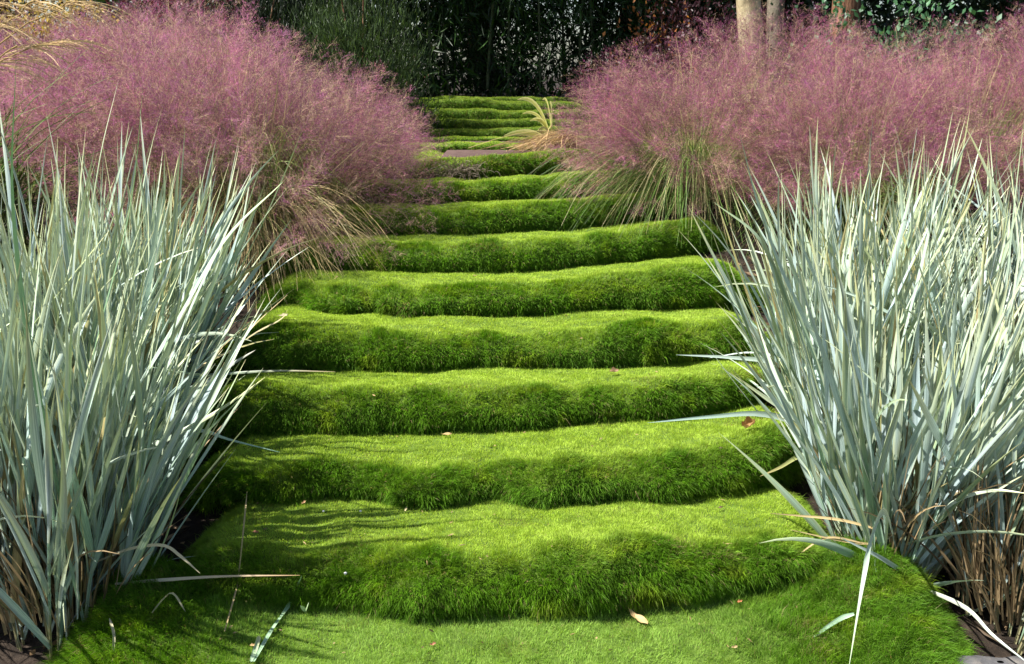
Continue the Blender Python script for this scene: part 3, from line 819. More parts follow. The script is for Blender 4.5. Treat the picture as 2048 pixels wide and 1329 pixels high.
shrub('olive_shrub', 'green olive shrub at the left edge behind the silver grass', 'shrub', gpt(-2.25, 3.75), 0.4, 0.35, 0.75, (0.07, 0.10, 0.02), 5000, 0.09, 0.006, 428, up=0.9, clumpn=50, cs=0.08)
shrub('orange_shrub', 'small shrub with scattered orange brown leaves between bamboo and pale trunk', 'shrub', gpt(1.15, 8.0), 0.45, 0.3, 0.85, (0.42, 0.16, 0.05), 700, 0.04, 0.022, 430, clumpn=30, cs=0.09)
shrub('blue_leaved_shrub', 'blue green broad leaved shrub in front of the reddish trunk', 'shrub', gpt(2.45, 6.7), 0.6, 0.35, 1.15, (0.055, 0.13, 0.06), 5200, 0.045, 0.030, 429, clumpn=40, cs=0.09)

def tree(name, label, loc, rad, h, lean, mat, seed, crown_c, crown_r, col=(0.03, 0.055, 0.014), n=15000, group=None):
    g = np.random.default_rng(seed)
    root = empty(name, loc); tag(root, label, 'tree', group)
    tk = Acc(); m = 26
    zz = np.linspace(-0.15, h, m)
    p = np.stack((lean[0] * (zz / h) ** 1.2 + 0.02 * np.sin(zz * 2.1 + seed), lean[1] * zz / h + 0.02 * np.cos(zz * 1.7), zz), 1)
    r = rad * (1 - 0.45 * zz / h) * (1 + 0.35 * np.exp(-np.maximum(zz, 0) * 7))
    tube(tk, p, r, 20, wob=0.03, g=g)
    t = tk.obj('trunk', mat, root, smooth=True)
    top = p[-1]; cc = np.asarray(crown_c, float)
    cn = 110
    v = norm(g.normal(0, 1, (cn, 3))) * (g.random(cn) ** 0.4)[:, None]
    cen = cc + v * np.asarray(crown_r)
    for i in range(9):
        e = cen[g.integers(0, cn)]; s0 = p[g.integers(m - 8, m)]
        u = np.linspace(0, 1, 7)[:, None]
        pa = s0 * (1 - u) + e * u + np.array((0, 0, 0.15)) * np.sin(u * 3.14)
        lb = Acc(); tube(lb, pa, np.linspace(rad * .42, 0.01, 7), 7)
        lb.obj('limb', mat, root, smooth=True)
    pk = g.integers(0, cn, n)
    P = cen[pk] + g.normal(0, 0.22, (n, 3))
    C = np.asarray(col) * (0.6 + 0.9 * g.random(n))[:, None]
    lf = Acc(); leaf_cloud(lf, P, g.normal(0, 1, (n, 3)), 0.10 + 0.06 * g.random(n), 0.05 + 0.03 * g.random(n), C, g)
    lf.obj('crown', M_leaf, root)
    return root
tree('pale_trunk_tree', 'pale tan tree trunk rising behind the right pink grass, the left and brighter of two', gpt(1.64, 6.65), 0.088, 3.4, (-0.62, 0.1), M_bark, 500, (0.4, 1.0, 4.3), (1.7, 1.2, 1.0), group='pale trunked trees')
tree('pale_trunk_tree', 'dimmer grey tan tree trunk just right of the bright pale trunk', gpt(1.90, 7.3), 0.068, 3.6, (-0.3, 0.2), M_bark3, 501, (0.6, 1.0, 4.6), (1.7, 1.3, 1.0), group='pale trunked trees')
tree('reddish_bark_tree', 'rough reddish brown trunk partly hidden by blue green leaves', gpt(2.26, 7.1), 0.11, 3.4, (0.0, 0.2), M_bark2, 502, (0.5, 0.8, 4.3), (1.6, 1.3, 1.0))
# crowns over the bamboo keep the background dark; the first tree is added for its shade
tree('shade_evergreen', 'broad evergreen added left of the stair, its crown spread to shade the bamboo', gpt(-4.4, 8.6), 0.16, 3.2, (0.5, 0.1), M_bark2, 503, (2.6, 0.7, 3.9), (2.9, 1.9, 1.0), n=42000)
tree('shade_evergreen', 'tall evergreen at the left behind the yellow shrub', gpt(-5.2, 10.4), 0.16, 3.4, (0.3, 0.1), M_bark2, 505, (1.8, 0.0, 4.4), (3.0, 2.0, 1.3), n=30000)
tree('shade_evergreen', 'tall evergreen behind the bamboo, right of the stair axis', gpt(1.4, 12.2), 0.16, 3.4, (0.1, 0.1), M_bark2, 506, (0.2, -1.8, 4.2), (2.8, 2.2, 1.3), n=34000)
tree('shade_evergreen', 'tall evergreen whose shade darkens the top of the stair, behind it', gpt(-0.4, 12.0), 0.15, 3.4, (0.1, 0.1), M_bark2, 504, (0, -0.6, 4.6), (2.6, 1.8, 1.4), n=22000)

# ------------------------------------------------------------------ tan feathery plumes, top left
def plume_grass(loc, seed):
    g = np.random.default_rng(seed)
    root = empty('plume_grass', loc)
    tag(root, 'tall grass with tan drooping feathery plumes at the top left corner', 'ornamental grass')
    L0 = np.array(loc)
    n = 70
    a = g.random(n) * 2 * np.pi
    tl = 0.2 + 0.5 * g.random(n)
    d0 = np.stack((np.cos(a) * tl, np.sin(a) * tl, np.ones(n)), 1)
    P, D = grow(np.stack((0.1 * np.cos(a), 0.1 * np.sin(a), 0 * a), 1), d0, 0.8 + 0.5 * g.random(n), 0.8 + 0.8 * g.random(n), 10, 0.2, g)
    s = np.linspace(0, 1, 11)[None]
    lv = Acc(); ribbon(lv, P, 0.008 * (1 - 0.85 * s) * np.ones((n, 1)), norm(g.normal(0, 1, (n, 3))), np.tile((0.13, 0.22, 0.05), (n, 11, 1)) * (0.6 + 0.8 * g.random(n))[:, None, None], 3, 0.2, D)
    lv.obj('leaf_blades', M_muhly, root)
    # each plume: where its stem ends and where its tip hangs, in the world
    for (a0, tip, nr) in [((-30, 150), (35, 92), 16), ((40, 105), (120, 92), 18), ((-60, 40), (-10, 60), 14), ((40, 30), (70, 3), 14), ((-70, 20), (10, 10), 14), ((120, 20), (150, 5), 12)]:
        e = at_y(a0[0], a0[1], loc[1] - 0.1) - L0; tp = at_y(tip[0], tip[1], loc[1] - 0.15) - L0
        u = np.linspace(0, 1, 9)[:, None]
        b = np.array((0.02, 0, 0.0))
        c1 = np.array((e[0] * 0.3, 0, e[2] * 0.9))
        pa = b * (1 - u) ** 2 + c1 * 2 * u * (1 - u) + e * u ** 2
        u2 = np.linspace(0.1, 1, 6)[:, None]
        pa = np.concatenate((pa, e * (1 - u2) + tp * u2 + np.array((0, 0, 0.012)) * np.sin(u2 * 3.1)))
        st = Acc(); tube(st, pa, 0.0022, 5, (0.38, 0.27, 0.10)); so = st.obj('plume_stem', M_dry, root)
        rc = Acc()
        f = g.random(nr) * 0.9; q = e[None] * (1 - f[:, None]) + tp[None] * f[:, None] + np.array((0, 0, 0.01))
        dd = norm(np.stack((0.9 + g.normal(0, .12, nr), g.normal(0, .25, nr), 0.32 - 0.5 * g.random(nr)), 1))
        RP, RD = grow(q, dd, 0.13 + 0.08 * g.random(nr), 0.75, 12, 0.08, g)
        s2 = np.linspace(0, 1, 13)[None]
        cc = np.array((0.62, 0.46, 0.24)) * (0.7 + 0.5 * g.random(nr))[:, None]
        ribbon(rc, RP, 0.0028 * np.ones((nr, 13)) * (1 - 0.3 * s2), norm(g.normal(0, 1, (nr, 3))), np.repeat(cc[:, None], 13, 1), D=RD)
        # fine bristly florets along each raceme
        for j in range(1, 13):
            for kx in range(3):
                pp = RP[:, j] + g.normal(0, 0.0012, (nr, 3))
                blades(rc, pp, RD[:, j] + g.normal(0, 0.35, (nr, 3)), 0.009 + 0.004 * g.random(nr), 0.0012 + 0 * pp[:, 0], g.normal(0, .1, (nr, 3)), cc, cc * 1.25)
        rc.obj('plume', M_dry, so)
    return root
plume_grass(gpt(-2.15, 3.45), 601)

# ------------------------------------------------------------------ striped strap leaved plant and tan tufted grass by the path
def strap_plant():
    o3 = at_y(1105, 262, 6.1)
    root = empty('strap_leaved_plant', gpt(o3[0], 6.1)); tag(root, 'small plant with cream and yellow striped strap leaves beside the brown path', 'plant')
    L0 = np.array(root.location)
    for (px, py, w0) in [(1035, 200, .022), (1100, 208, .020), (1045, 228, .016), (1008, 272, .030), (1060, 242, .02), (1075, 262, .024), (1085, 200, .016), (1098, 232, .02)]:
        tip = at_y(px, py, 5.75) - L0
        a = Acc(); u = np.linspace(0, 1, 10)[:, None]
        b = np.array((0, 0, 0.02)); mid = np.array((tip[0] * 0.35, tip[1] * 0.4, max(tip[2], 0.12) * 1.05 + 0.03))
        P = (b * (1 - u) ** 2 + mid * 2 * u * (1 - u) + tip * u ** 2)[None]
        s = np.linspace(0, 1, 10)[None]
        W = 1.45 * w0 * np.sin(np.pi * (0.12 + 0.86 * s)) ** 0.7
        ribbon(a, P, W, np.array(((0.1, 0.4, 0.9),)), np.tile((0.50, 0.52, 0.12), (1, 10, 1)), 3, 0.15, None, np.tile((0.78, 0.74, 0.36), (1, 10, 1)))
        a.obj('strap_leaf', M_dry, root)
strap_plant()

def tan_tuft():
    e = at_y(1150, 240, 5.75)
    root = empty('tan_tuft_grass', gpt(e[0], 5.75)); tag(root, 'combed over tuft of tan dry grass sweeping down onto the brown path', 'ornamental grass')
    g = np.random.default_rng(9); n = 260; L0 = np.array(root.location)
    tgt = at_y(1035, 298, 5.45) - L0
    u = np.linspace(0, 1, 9)[None, :, None]
    b = np.stack((g.normal(0.02, .05, n), g.normal(0, .06, n), 0 * u[0, 0, 0] + np.zeros(n)), 1)[:, None]
    tp = (tgt + g.normal(0, 1, (n, 3)) * np.array((0.09, 0.10, 0.012)) + g.random(n)[:, None] * np.array((0.16, 0, 0)))[:, None]
    md = np.stack((-0.03 + g.normal(0, .05, n), g.normal(-.05, .06, n), 0.19 + g.normal(0, .04, n)), 1)[:, None]
    P = b * (1 - u) ** 2 + md * 2 * u * (1 - u) + tp * u ** 2
    a = Acc(); C = np.array((0.48, 0.34, 0.17)) * (0.55 + 0.8 * g.random(n))[:, None]
    ribbon(a, P, 0.0026 * np.ones((n, 9)), norm(g.normal(0, 1, (n, 3))), np.repeat(C[:, None], 9, 1))
    a.obj('dry_blades', M_dry, root)
tan_tuft()
# ------------------------------------------------------------------ places on the turf, for what lies on it
from mathutils.bvhtree import BVHTree
def turf_tree():
    V = []; Q = []; n = 0
    for G in SHEETS:
        a, b, _ = G.shape; idx = np.arange(a * b).reshape(a, b) + n
        V += G.reshape(-1, 3).tolist()
        Q += np.stack((idx[:-1, :-1], idx[1:, :-1], idx[1:, 1:], idx[:-1, 1:]), -1).reshape(-1, 4).tolist(); n += a * b
    return BVHTree.FromPolygons(V, Q)
TT_ = turf_tree()
def on_turf(px, py, lift=0.012):
    a, dy, dz = ray(px, py)
    h = TT_.ray_cast(Vector((0, 0, 0)), Vector((a, dy, dz)).normalized())
    p = h[0] if h[0] is not None else Vector(at_z(px, py, -1.2))
    return np.array(p) + np.array((0, 0, lift))

def spline(pts, n):
    pts = np.asarray(pts, float); m = len(pts)
    ext = np.concatenate((2 * pts[:1] - pts[1:2], pts, 2 * pts[-1:] - pts[-2:-1]))
    out = []
    for t in np.linspace(0, m - 1 - 1e-6, n):
        i = int(t); u = t - i
        a, b, c, d = ext[i], ext[i + 1], ext[i + 2], ext[i + 3]
        out.append(0.5 * (2 * b + (c - a) * u + (2 * a - 5 * b + 4 * c - d) * u * u + (3 * b - 3 * c + d - a) * u ** 3))
    return np.array(out)

def stray(name, pts, w0, col, tip, parent=None, side=(0.1, 0.5, 0.8), n=18, mat=None, taper=1.6, fold=0.16):
    """one long leaf or stalk through real points"""
    P = spline(pts, n)
    org = np.array(parent.location) if parent is not None else P[0].copy()
    P = P - org
    s_ = np.linspace(0, 1, n)
    W = (w0 * np.clip(0.55 + 2 * s_, 0, 1) * np.clip((1 - s_) * taper, 0, 1) ** 0.8 + 0.0006)[None]
    C = (np.array(col)[None] * (1 - s_[:, None] ** 2) + np.array(tip)[None] * s_[:, None] ** 2)[None]
    a = Acc(); ribbon(a, P[None], W, np.array((side,)), C, 3, fold, None, C * 0.9 + np.array(tip) * 0.1, np.array([random.random() * 40]))
    o = a.obj(name, mat or M_silver, parent)
    if parent is None: o.location = org
    return o

sg = SILVER
SB = (0.50, 0.60, 0.54); YT = (0.62, 0.62, 0.27)
def A(px, py, Y): return at_y(px, py, Y)
# long single leaves arching out of the clumps
stray('arching_leaf', [A(1660, 900, 2.62), A(1600, 850, 2.55), A(1520, 828, 2.5), A(1420, 834, 2.45), A(1295, 846, 2.4)], 0.017, SB, (.45, .6, .55), sg[6])
stray('arching_leaf', [A(1640, 790, 2.7), A(1560, 730, 2.65), A(1470, 716, 2.62), A(1352, 710, 2.6)], 0.015, SB, SB, sg[6])
stray('arching_leaf', [A(1640, 800, 2.7), A(1560, 720, 2.75), A(1500, 705, 2.8), A(1420, 716, 2.85)], 0.007, SB, SB, sg[6])
stray('arching_leaf', [A(1700, 960, 2.3), A(1600, 845, 2.3), A(1530, 795, 2.3), A(1460, 746, 2.3)], 0.016, SB, YT, sg[6])
stray('arching_leaf', [A(1650, 905, 2.35), A(1600, 912, 2.33), A(1560, 935, 2.3), A(1520, 953, 2.28)], 0.011, (.45, .52, .2), (.6, .45, .2), sg[6])
stray('arching_leaf', [A(1800, 1130, 2.12), A(1772, 1025, 1.98), A(1745, 1070, 1.86), A(1725, 1170, 1.8), A(1697, 1340, 1.74)], 0.015, SB, (.5, .6, .4), sg[5])
stray('arching_leaf', [A(1800, 1150, 2.1), A(1752, 1120, 2.05), A(1762, 1190, 1.98), A(1772, 1230, 1.95)], 0.009, SB, SB, sg[5])
stray('arching_leaf', [A(1830, 1160, 2.05), A(1760, 1115, 1.98), A(1680, 1075, 1.95)], 0.011, SB, SB, sg[5])
stray('arching_leaf', [A(1835, 1172, 2.05), A(1930, 1215, 1.9), A(1985, 1270, 1.82), A(2060, 1330, 1.75)], 0.009, (.6, .6, .5), SB, sg[10])
stray('arching_leaf', [A(1850, 1080, 2.1), A(1900, 1010, 2.0), A(1980, 982, 1.95), A(2060, 988, 1.9)], 0.009, SB, YT, sg[7])
stray('arching_leaf', [A(1708, 1228, 1.9), A(1680, 1238, 1.9), A(1640, 1265, 1.88), A(1600, 1300, 1.86)], 0.009, (.35, .5, .35), (.35, .55, .3), sg[5])
stray('dry_stalk', [A(1740, 1090, 2.1), A(1660, 1075, 2.1), A(1610, 1100, 2.1), A(1555, 1150, 2.08)], 0.004, TAN, TAN, sg[5], mat=M_dry)
stray('dry_stalk', [A(1760, 1060, 2.1), A(1680, 1040, 2.1), A(1600, 1032, 2.1), A(1540, 1027, 2.08)], 0.006, TAN * 1.2, TAN, sg[5], mat=M_dry)
stray('dry_stalk', [A(1760, 1090, 2.1), A(1690, 1083, 2.1), A(1580, 1060, 2.1)], 0.005, TAN, TAN, sg[5], mat=M_dry)
stray('dry_stalk', [A(1800, 1150, 2.05), A(1793, 1200, 1.95), A(1795, 1270, 1.9), A(1808, 1335, 1.86)], 0.004, TAN, TAN, sg[5], mat=M_dry, taper=5)
stray('arching_leaf', [A(230, 1168, 1.95), A(330, 1160, 1.95), A(450, 1153, 1.93), A(600, 1151, 1.92)], 0.0065, (.62, .58, .42), (.5, .32, .16), sg[0], mat=M_dry)
stray('bent_leaf', [A(190, 1125, 1.95), A(260, 1098, 1.92), A(325, 1091, 1.9), A(360, 1112, 1.89), A(400, 1147, 1.88)], 0.0055, (.62, .55, .36), (.6, .52, .32), sg[0], mat=M_dry, taper=4)
stray('arching_leaf', [A(200, 1060, 2.1), A(290, 990, 2.1), A(350, 930, 2.1), A(392, 862, 2.1)], 0.011, SB, YT, sg[0])
stray('arching_leaf', [A(180, 950, 2.15), A(280, 900, 2.15), A(340, 875, 2.1), A(440, 820, 2.1), A(530, 755, 2.1)], 0.015, SB, YT, sg[2])
stray('arching_leaf', [A(330, 880, 2.3), A(400, 862, 2.3), A(460, 880, 2.3), A(560, 905, 2.3)], 0.008, SB, (.3, .5, .35), sg[2])
stray('arching_leaf', [A(330, 760, 2.6), A(450, 748, 2.6), A(560, 742, 2.6), A(670, 744, 2.6)], 0.007, (.26, .38, .30), TAN, sg[4])
stray('arching_leaf', [A(330, 800, 2.5), A(420, 760, 2.5), A(470, 725, 2.5), A(512, 700, 2.5)], 0.014, SB, (.35, .32, .25), sg[4])
stray('arching_leaf', [A(300, 735, 2.3), A(360, 745, 2.3), A(410, 751, 2.3), A(465, 760, 2.3)], 0.006, (.2, .3, .2), YT, sg[2])
stray('arching_leaf', [A(120, 1000, 1.9), A(60, 700, 1.86), A(25, 400, 1.84), A(32, 120, 1.83)], 0.018, (.20, .34, .22), (.15, .32, .13), sg[1])
stray('arching_leaf', [A(130, 1000, 2.0), A(190, 700, 1.98), A(260, 420, 1.96), A(290, 180, 1.95)][:3] + [A(286, 175, 1.95)], 0.014, (.25, .38, .25), (.2, .36, .13), sg[1])
stray('arching_leaf', [A(130, 1000, 2.0), A(160, 650, 1.98), A(195, 350, 1.96), A(237, 160, 1.95)], 0.017, (.55, .62, .5), (.6, .65, .4), sg[0])
stray('arching_leaf', [A(155, 1240, 1.84), A(154, 1140, 1.82), A(150, 1080, 1.81), A(144, 1030, 1.80)], 0.013, (.7, .72, .7), (.7, .72, .7), sg[0], taper=20)
stray('arching_leaf', [A(260, 800, 2.1), A(350, 650, 2.1), A(450, 480, 2.1), A(565, 365, 2.1)], 0.016, SB, (.5, .62, .3), sg[2])
stray('arching_leaf', [A(290, 850, 2.2), A(380, 620, 2.2), A(450, 470, 2.2), A(512, 325, 2.2)], 0.015, SB, (.5, .6, .3), sg[2])
for pts in ([(1800, 700), (1850, 500), (1880, 350), (1906, 222)], [(1850, 700), (1860, 500), (1850, 380), (1848, 255)], [(1700, 800), (1590, 600), (1520, 420), (1480, 270)], [(1990, 800), (2010, 600), (2030, 400), (2048, 240)], [(1700, 800), (1690, 600), (1720, 420), (1742, 330)], [(1600, 800), (1560, 600), (1520, 480), (1428, 405)], [(1630, 800), (1640, 600), (1600, 470), (1600, 318)]):
    stray('arching_leaf', [A(q[0], q[1], 2.35) for q in pts], 0.016, SB, (.5, .6, .3), sg[6])
# thin dry stalks over the left steps
for pts in ([(430, 790), (480, 690), (560, 640), (575, 620)], [(400, 800), (440, 740), (500, 660), (575, 590)], [(330, 880), (400, 780), (440, 700), (500, 650)], [(350, 880), (420, 860), (470, 835), (505, 812)]):
    stray('dry_stalk', [A(q[0], q[1], 2.6) for q in pts], 0.005, (.55, .5, .28), (.6, .45, .25), sg[4], mat=M_dry)

# fallen things
def lying(name, label, cat, pts, w0, col, tip=None, lift=0.014, mat=None, group=None, side=(0.5, 0.7, 0.1), taper=3, fold=0.3):
    P = [on_turf(px, py, lift + (q[0] if q else 0)) for px, py, *q in pts]
    o = stray(name, P, w0, col, tip if tip is not None else col, None, side, 12, mat or M_dry, taper, fold)
    tag(o, label, cat, group); return o
lying('cut_grass', 'pale silver grass blade lying on the front turf, lower left of centre', 'cut grass', [(508, 1335), (545, 1270), (578, 1222), (606, 1188, 0.03)], 0.008, (.36, .52, .34), (.42, .58, .36), mat=M_silver, taper=30)
lying('cut_grass', 'short stub of a cut grass blade at the bottom photo edge', 'cut grass', [(503, 1335), (512, 1310), (520, 1292, 0.01)], 0.009, (.36, .5, .34), (.55, .5, .25), mat=M_silver, taper=30)
lying('dry_stalk', 'thin bent tan stalk standing on the front turf left of the fallen blade', 'stalk', [(450, 1275), (472, 1218, .02), (479, 1195, .03), (490, 1120, .05), (500, 1068, .09)], 0.0032, (.42, .33, .16), taper=30)
lying('dry_stalk', 'small forked pale twig on the left turf mound by the silver grass', 'twig', [(305, 1238), (330, 1222, .015), (350, 1217, .02), (372, 1236)], 0.004, (.5, .46, .26), taper=8)
lying('dry_stalk', 'short upright dead sprig on the bottom left turf mound', 'twig', [(228, 1315), (230, 1290, .01), (222, 1266, .02)], 0.005, (.48, .44, .28), taper=6)

def curled_leaf(label, px, py, size, col, rz, curl=1.0, asp=0.45, cat='fallen leaf', group='small fallen leaves on the turf'):
    p = on_turf(px, py, 0.012)
    n = 9; m = 5
    u = np.linspace(-1, 1, n)[:, None]; v = np.linspace(-1, 1, m)[None]
    wv = np.clip(1 - np.abs(u) ** 2.2, 0.0, 1) ** 0.9 * asp * (1 + 0.18 * np.sin(u * 6 + px))
    Xl = u * np.ones_like(v); Yl = v * wv; Zl = curl * (0.42 * u ** 2 + 2.2 * Yl ** 2) + 0.14 * u * v + 0.07 * np.sin(u * 5 + px) + 0.10 * np.abs(v) * np.sin(u * 7 + py)
    V = np.stack((Xl, Yl, Zl), -1).reshape(-1, 3) * size * 0.5
    c_, s_ = math.cos(rz), math.sin(rz)
    V = V @ np.array(((c_, s_, 0), (-s_, c_, 0), (0, 0, 1)))
    V = V @ np.array(((1, 0, 0), (0, .92, .39), (0, -.39, .92)))
    idx = np.arange(n * m).reshape(n, m)
    Q = np.stack((idx[:-1, :-1], idx[1:, :-1], idx[1:, 1:], idx[:-1, 1:]), -1).reshape(-1, 4)
    g = np.random.default_rng(int(px)); C = np.array(col) * (0.75 + 0.5 * g.random(n * m))[:, None]
    o = mesh_obj('fallen_leaf', V, Q, M_dry, C, smooth=True)
    o.location = p; tag(o, label, cat, group)
curled_leaf('curled orange brown leaf at the right end of the tread below the third step', 1495, 862, 0.046, (.36, .20, .08), 0.5, 1.3, 0.6)
curled_leaf('reddish brown folded leaf on the tread between the third and fourth steps', 1227, 752, 0.030, (.30, .19, .11), 0.1, 1.2, 0.5)
curled_leaf('long tan curled leaf on the front turf, right of centre', 1275, 1246, 0.054, (.52, .36, .17), -0.75, 0.7, 0.28)
curled_leaf('narrow tan leaf on the tread below the third step, left of centre', 893, 877, 0.030, (.42, .30, .13), 0.0, 0.5, 0.3)
curled_leaf('cream folded leaf under the drooping tan stems at the left', 567, 640, 0.034, (.60, .52, .34), 0.2, 1.2, 0.35)
curled_leaf('tiny brown leaf on the second tread near its left end', 608, 1015, 0.014, (.45, .28, .14), 0.9)
curled_leaf('tiny tan sliver on the second tread below the two bulges', 812, 1028, 0.016, (.55, .45, .25), 1.3, 0.5, 0.3)
curled_leaf('tiny orange leaf on the front turf near its right end', 1478, 1214, 0.014, (.45, .18, .08), 0.3)
curled_leaf('tiny brown leaf on the front turf left of centre', 866, 1300, 0.014, (.35, .16, .09), 0.4)
curled_leaf('tiny tan leaf on the front turf beside the fallen blade', 506, 1302, 0.013, (.48, .33, .16), 0.1)
curled_leaf('tiny tan leaf at the bottom right of the front turf', 1468, 1306, 0.014, (.42, .30, .15), 0.2)
curled_leaf('tiny brown leaf near the left shadow on the second tread', 512, 1075, 0.016, (.35, .17, .09), 0.0)
curled_leaf('tiny brown twig scrap on the tread above the second step, right of centre', 1440, 905, 0.016, (.12, .09, .05), 0.1, 0.4, 0.2)
curled_leaf('dark twig scrap at the centre right of the second tread', 1440, 1024, 0.016, (.10, .06, .04), 0.3, 0.4, 0.3)
curled_leaf('small orange brown leaf at the foot of the right silver grass', 1640, 962, 0.018, (.45, .22, .09), 0.3)

def daisy(label, px, py, r=0.004):
    p = on_turf(px, py, 0.026); a = Acc()
    th = np.linspace(0, 2 * np.pi, 10, endpoint=False)
    V = [(0, 0, r * .9)] + [(r * math.cos(t), r * math.sin(t), r * .35) for t in th] + [(r * .6 * math.cos(t), r * .6 * math.sin(t), -r * .4) for t in th]
    T = [(0, 1 + i, 1 + (i + 1) % 10) for i in range(10)]
    Q = [(1 + i, 11 + i, 11 + (i + 1) % 10, 1 + (i + 1) % 10) for i in range(10)]
    a.add(np.array(V, float), np.array(Q), np.tile((.8, .8, .78), (21, 1)), None, np.array(T))
    o = a.obj('white_bud', M_dry, None, True); o.location = p; tag(o, label, 'flower bud', 'tiny white buds in the turf')
daisy('tiny white bud on the lowest riser, left of centre', 692, 1169, 0.004)
daisy('tiny pale bud on the second tread, left of the two', 648, 1043, 0.0035)
daisy('tiny pale bud on the second tread, right of the two', 722, 1043, 0.0035)
def seedling():
    p = on_turf(612, 1232, 0.012); root = empty('seedling', tuple(p)); tag(root, 'small two leaved seedling on the front turf beside the fallen blade', 'seedling')
    for k, (dx, dz) in enumerate(((-0.008, 0.012), (0.007, 0.018))):
        b = np.zeros(3); e = np.array((dx, -0.004, dz))
        stray('seed_leaf', [p + b, p + e * .6, p + e * 1.3], 0.008, (.30, .42, .20), (.40, .5, .3), root, n=7, taper=2.2)
    stray('stem', [p + np.array((0, 0, -0.015)), p], 0.002, (.2, .3, .1), (.2, .3, .1), root, n=4, taper=20)
seedling()

def rock(label, loc, sx, sy, sz, seed):
    n, m = 40, 24
    u = np.linspace(0, 2 * np.pi, n, endpoint=False)[:, None]; v = np.linspace(0.02, np.pi * 0.62, m)[None]
    D_ = np.stack((np.cos(u) * np.sin(v), np.sin(u) * np.sin(v), np.cos(v) + 0 * u), -1)
    r = 1 + 0.16 * value_noise(D_[..., 0] * 2 + 9, D_[..., 1] * 2 + D_[..., 2] * 2 + 9, seed) + 0.05 * value_noise(D_[..., 0] * 7 + 9, D_[..., 1] * 7 + D_[..., 2] * 7 + 20, seed + 1)
    Dq = np.sign(D_) * np.abs(D_) ** 0.75
    V = (Dq * r[..., None] * np.array((sx, sy, sz))).reshape(-1, 3)
    idx = np.arange(n * m).reshape(n, m); nx = np.roll(idx, -1, 0)
    Q = np.stack((idx[:, :-1], idx[:, 1:], nx[:, 1:], nx[:, :-1]), -1).reshape(-1, 4)
    o = mesh_obj('edging_stone', V, Q, M_rock, smooth=True); o.location = loc
    tag(o, label, 'stone')
rk = at_z(1975, 1330, -1.17)
rock('rounded grey stone at the bottom right corner below the dead stems', (rk[0] + 0.02, rk[1] - 0.01, -1.235), 0.12, 0.08, 0.075, 5)
rk = at_z(2040, 1345, -1.2)
rock('second grey stone cut by the bottom right corner', (rk[0] + 0.13, rk[1] - 0.02, -1.23), 0.10, 0.08, 0.07, 8)

# dead grey sprigs on the ninth step
def sprig_patch(label, px, py, w, hgt, n, col, seed):
    p = on_turf(px, py, 0.0); g = np.random.default_rng(seed); a = Acc()
    b = g.normal(0, 1, (n, 3)) * np.array((w, 0.02, hgt * .4)) + np.array((0, -0.02, hgt * .3))
    P, D = grow(b, g.normal(0, 1, (n, 3)) * np.array((1, .6, .8)) + np.array((0, -.5, .5)), 0.03 + 0.04 * g.random(n), 0.8, 4, 1.0, g)
    C = np.array(col) * (0.5 + 0.9 * g.random(n))[:, None]
    ribbon(a, P, 0.0022 * np.ones((n, 5)), norm(g.normal(0, 1, (n, 3))), np.repeat(C[:, None], 5, 1), D=D)
    o = a.obj('dead_sprigs', M_dry); o.location = p
    tag(o, label, 'dead grass', 'patches of dead sprigs on the ninth step')
sprig_patch('grey brown tangle of dead sprigs on the ninth step, left of centre', 925, 345, 0.045, 0.03, 260, (.19, .15, .11), 3)
sprig_patch('grey brown tangle of dead sprigs at the left foot of the ninth step', 862, 356, 0.05, 0.02, 200, (.18, .14, .10), 4)

# drooping stems and long blades that hang from the two nearest pink grasses
def skirt(parent, name, n, mat, fan, reach, col, width, seed, base_h=0.25, dz=(-0.15, 0.05)):
    g = np.random.default_rng(seed); a = Acc(); sc = parent.scale[0]
    az = fan[0] + (fan[1] - fan[0]) * g.random(n)
    rr = reach[0] + (reach[1] - reach[0]) * g.random(n)
    b = np.stack((g.normal(0, .05, n), g.normal(0, .05, n), np.zeros(n)), 1)[:, None]
    e = np.stack((np.cos(az) * rr, np.sin(az) * rr, dz[0] + (dz[1] - dz[0]) * g.random(n)), 1)[:, None]
    md = e * 0.45 + np.array((0, 0, 1.0)) * (base_h * (1.1 + 1.3 * g.random(n)))[:, None, None]
    u = np.linspace(0, 1, 13)[None, :, None]
    P = b * (1 - u) ** 2 + md * 2 * u * (1 - u) + e * u ** 2
    P = P + g.normal(0, 0.012, (n, 1, 3)) * np.sin(u * 5) + g.normal(0, 0.012, (n, 1, 3)) * np.sin(u * 9 + 1)
    C = np.array(col) * (0.25 + 1.25 * g.random(n) ** 1.3)[:, None]
    alt = g.random(n) < 0.25; C[alt] = np.array((.50, .42, .22)) * (0.5 + 0.7 * g.random(alt.sum()))[:, None]
    s_ = np.linspace(0, 1, 13)[None]
    ribbon(a, P, width * (1 - 0.7 * s_) * np.ones((n, 1)), norm(g.normal(0, 1, (n, 3))), np.repeat(C[:, None], 13, 1))
    o = a.obj(name, mat, parent)
skirt(MU[0], 'drooping_stems', 760, M_dry, (R(-130), R(-15)), (0.30, 0.86), (.60, .46, .22), 0.0042, 31, 0.26, (-0.13, 0.06))
skirt(MU[5], 'drooping_stems', 260, M_dry, (R(-130), R(15)), (0.25, 0.75), (.54, .40, .22), 0.0032, 36, 0.26, (-0.10, 0.12))
skirt(MU[0], 'long_green_blades', 160, M_muhly, (R(-110), R(-10)), (0.25, 0.6), (.13, .20, .04), 0.0032, 32, 0.28, (-0.15, 0.05))
skirt(MU[6], 'long_green_blades', 620, M_muhly, (R(-200), R(-75)), (0.30, 1.1), (.14, .25, .05), 0.0034, 33, 0.30, (-0.11, 0.08))
skirt(MU[6], 'drooping_stems', 120, M_dry, (R(-185), R(-80)), (0.35, 1.0), (.52, .44, .20), 0.0030, 34, 0.30, (-0.13, 0.06))
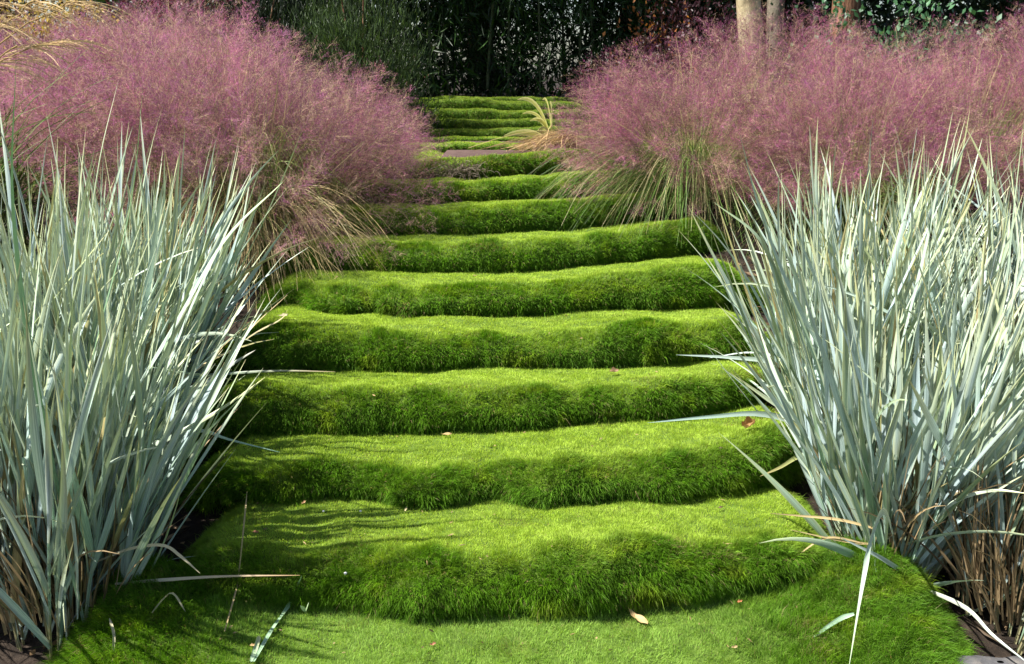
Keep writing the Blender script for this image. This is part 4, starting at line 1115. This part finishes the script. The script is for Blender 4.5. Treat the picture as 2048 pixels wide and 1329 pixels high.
skirt(MU[7], 'long_green_blades', 320, M_muhly, (R(-180), R(-60)), (0.3, 0.85), (.16, .25, .06), 0.0034, 35, 0.30, (-0.15, 0.06))
skirt(MU[0], 'long_green_blades', 300, M_muhly, (R(-120), R(5)), (0.20, 0.62), (.17, .23, .05), 0.0038, 38, 0.42, (-0.05, 0.16))
skirt(MU[1], 'long_green_blades', 220, M_muhly, (R(-130), R(-10)), (0.25, 0.7), (.16, .22, .05), 0.0040, 37, 0.30, (-0.15, 0.06))

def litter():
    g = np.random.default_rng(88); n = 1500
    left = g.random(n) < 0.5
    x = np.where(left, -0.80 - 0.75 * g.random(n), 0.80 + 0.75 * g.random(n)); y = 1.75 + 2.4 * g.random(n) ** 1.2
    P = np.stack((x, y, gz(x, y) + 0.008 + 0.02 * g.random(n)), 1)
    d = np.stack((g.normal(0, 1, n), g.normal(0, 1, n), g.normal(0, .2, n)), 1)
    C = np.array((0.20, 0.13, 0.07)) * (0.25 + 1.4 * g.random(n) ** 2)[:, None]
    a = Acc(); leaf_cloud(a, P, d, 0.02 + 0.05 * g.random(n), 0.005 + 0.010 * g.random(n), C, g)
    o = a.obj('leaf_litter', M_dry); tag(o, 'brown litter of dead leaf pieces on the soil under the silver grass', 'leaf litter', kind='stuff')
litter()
def turf_scraps():
    g = np.random.default_rng(99); pts = []
    for k in range(420):
        px = 420 + 1200 * g.random(); py = 520 + 790 * g.random()
        if abs(px - 1010) < 330 + (py - 520) * 0.45: pts.append(on_turf(px, py, 0.004 + 0.008 * g.random()))
    P = np.array(pts); n = len(P)
    d = np.stack((g.normal(0, 1, n), g.normal(0, 1, n), g.normal(0, .35, n)), 1)
    C = np.array((0.30, 0.21, 0.10)) * (0.3 + 1.2 * g.random(n))[:, None]
    a = Acc(); leaf_cloud(a, P, d, 0.006 + 0.016 * g.random(n) ** 2, 0.0015 + 0.0035 * g.random(n), C, g)
    o = a.obj('turf_litter', M_dry); tag(o, 'tiny tan and brown scraps caught between the grass of the steps', 'litter', kind='stuff')
turf_scraps()
print('BUILT', sum(len(o.data.polygons) for o in bpy.data.objects if o.type == 'MESH'))
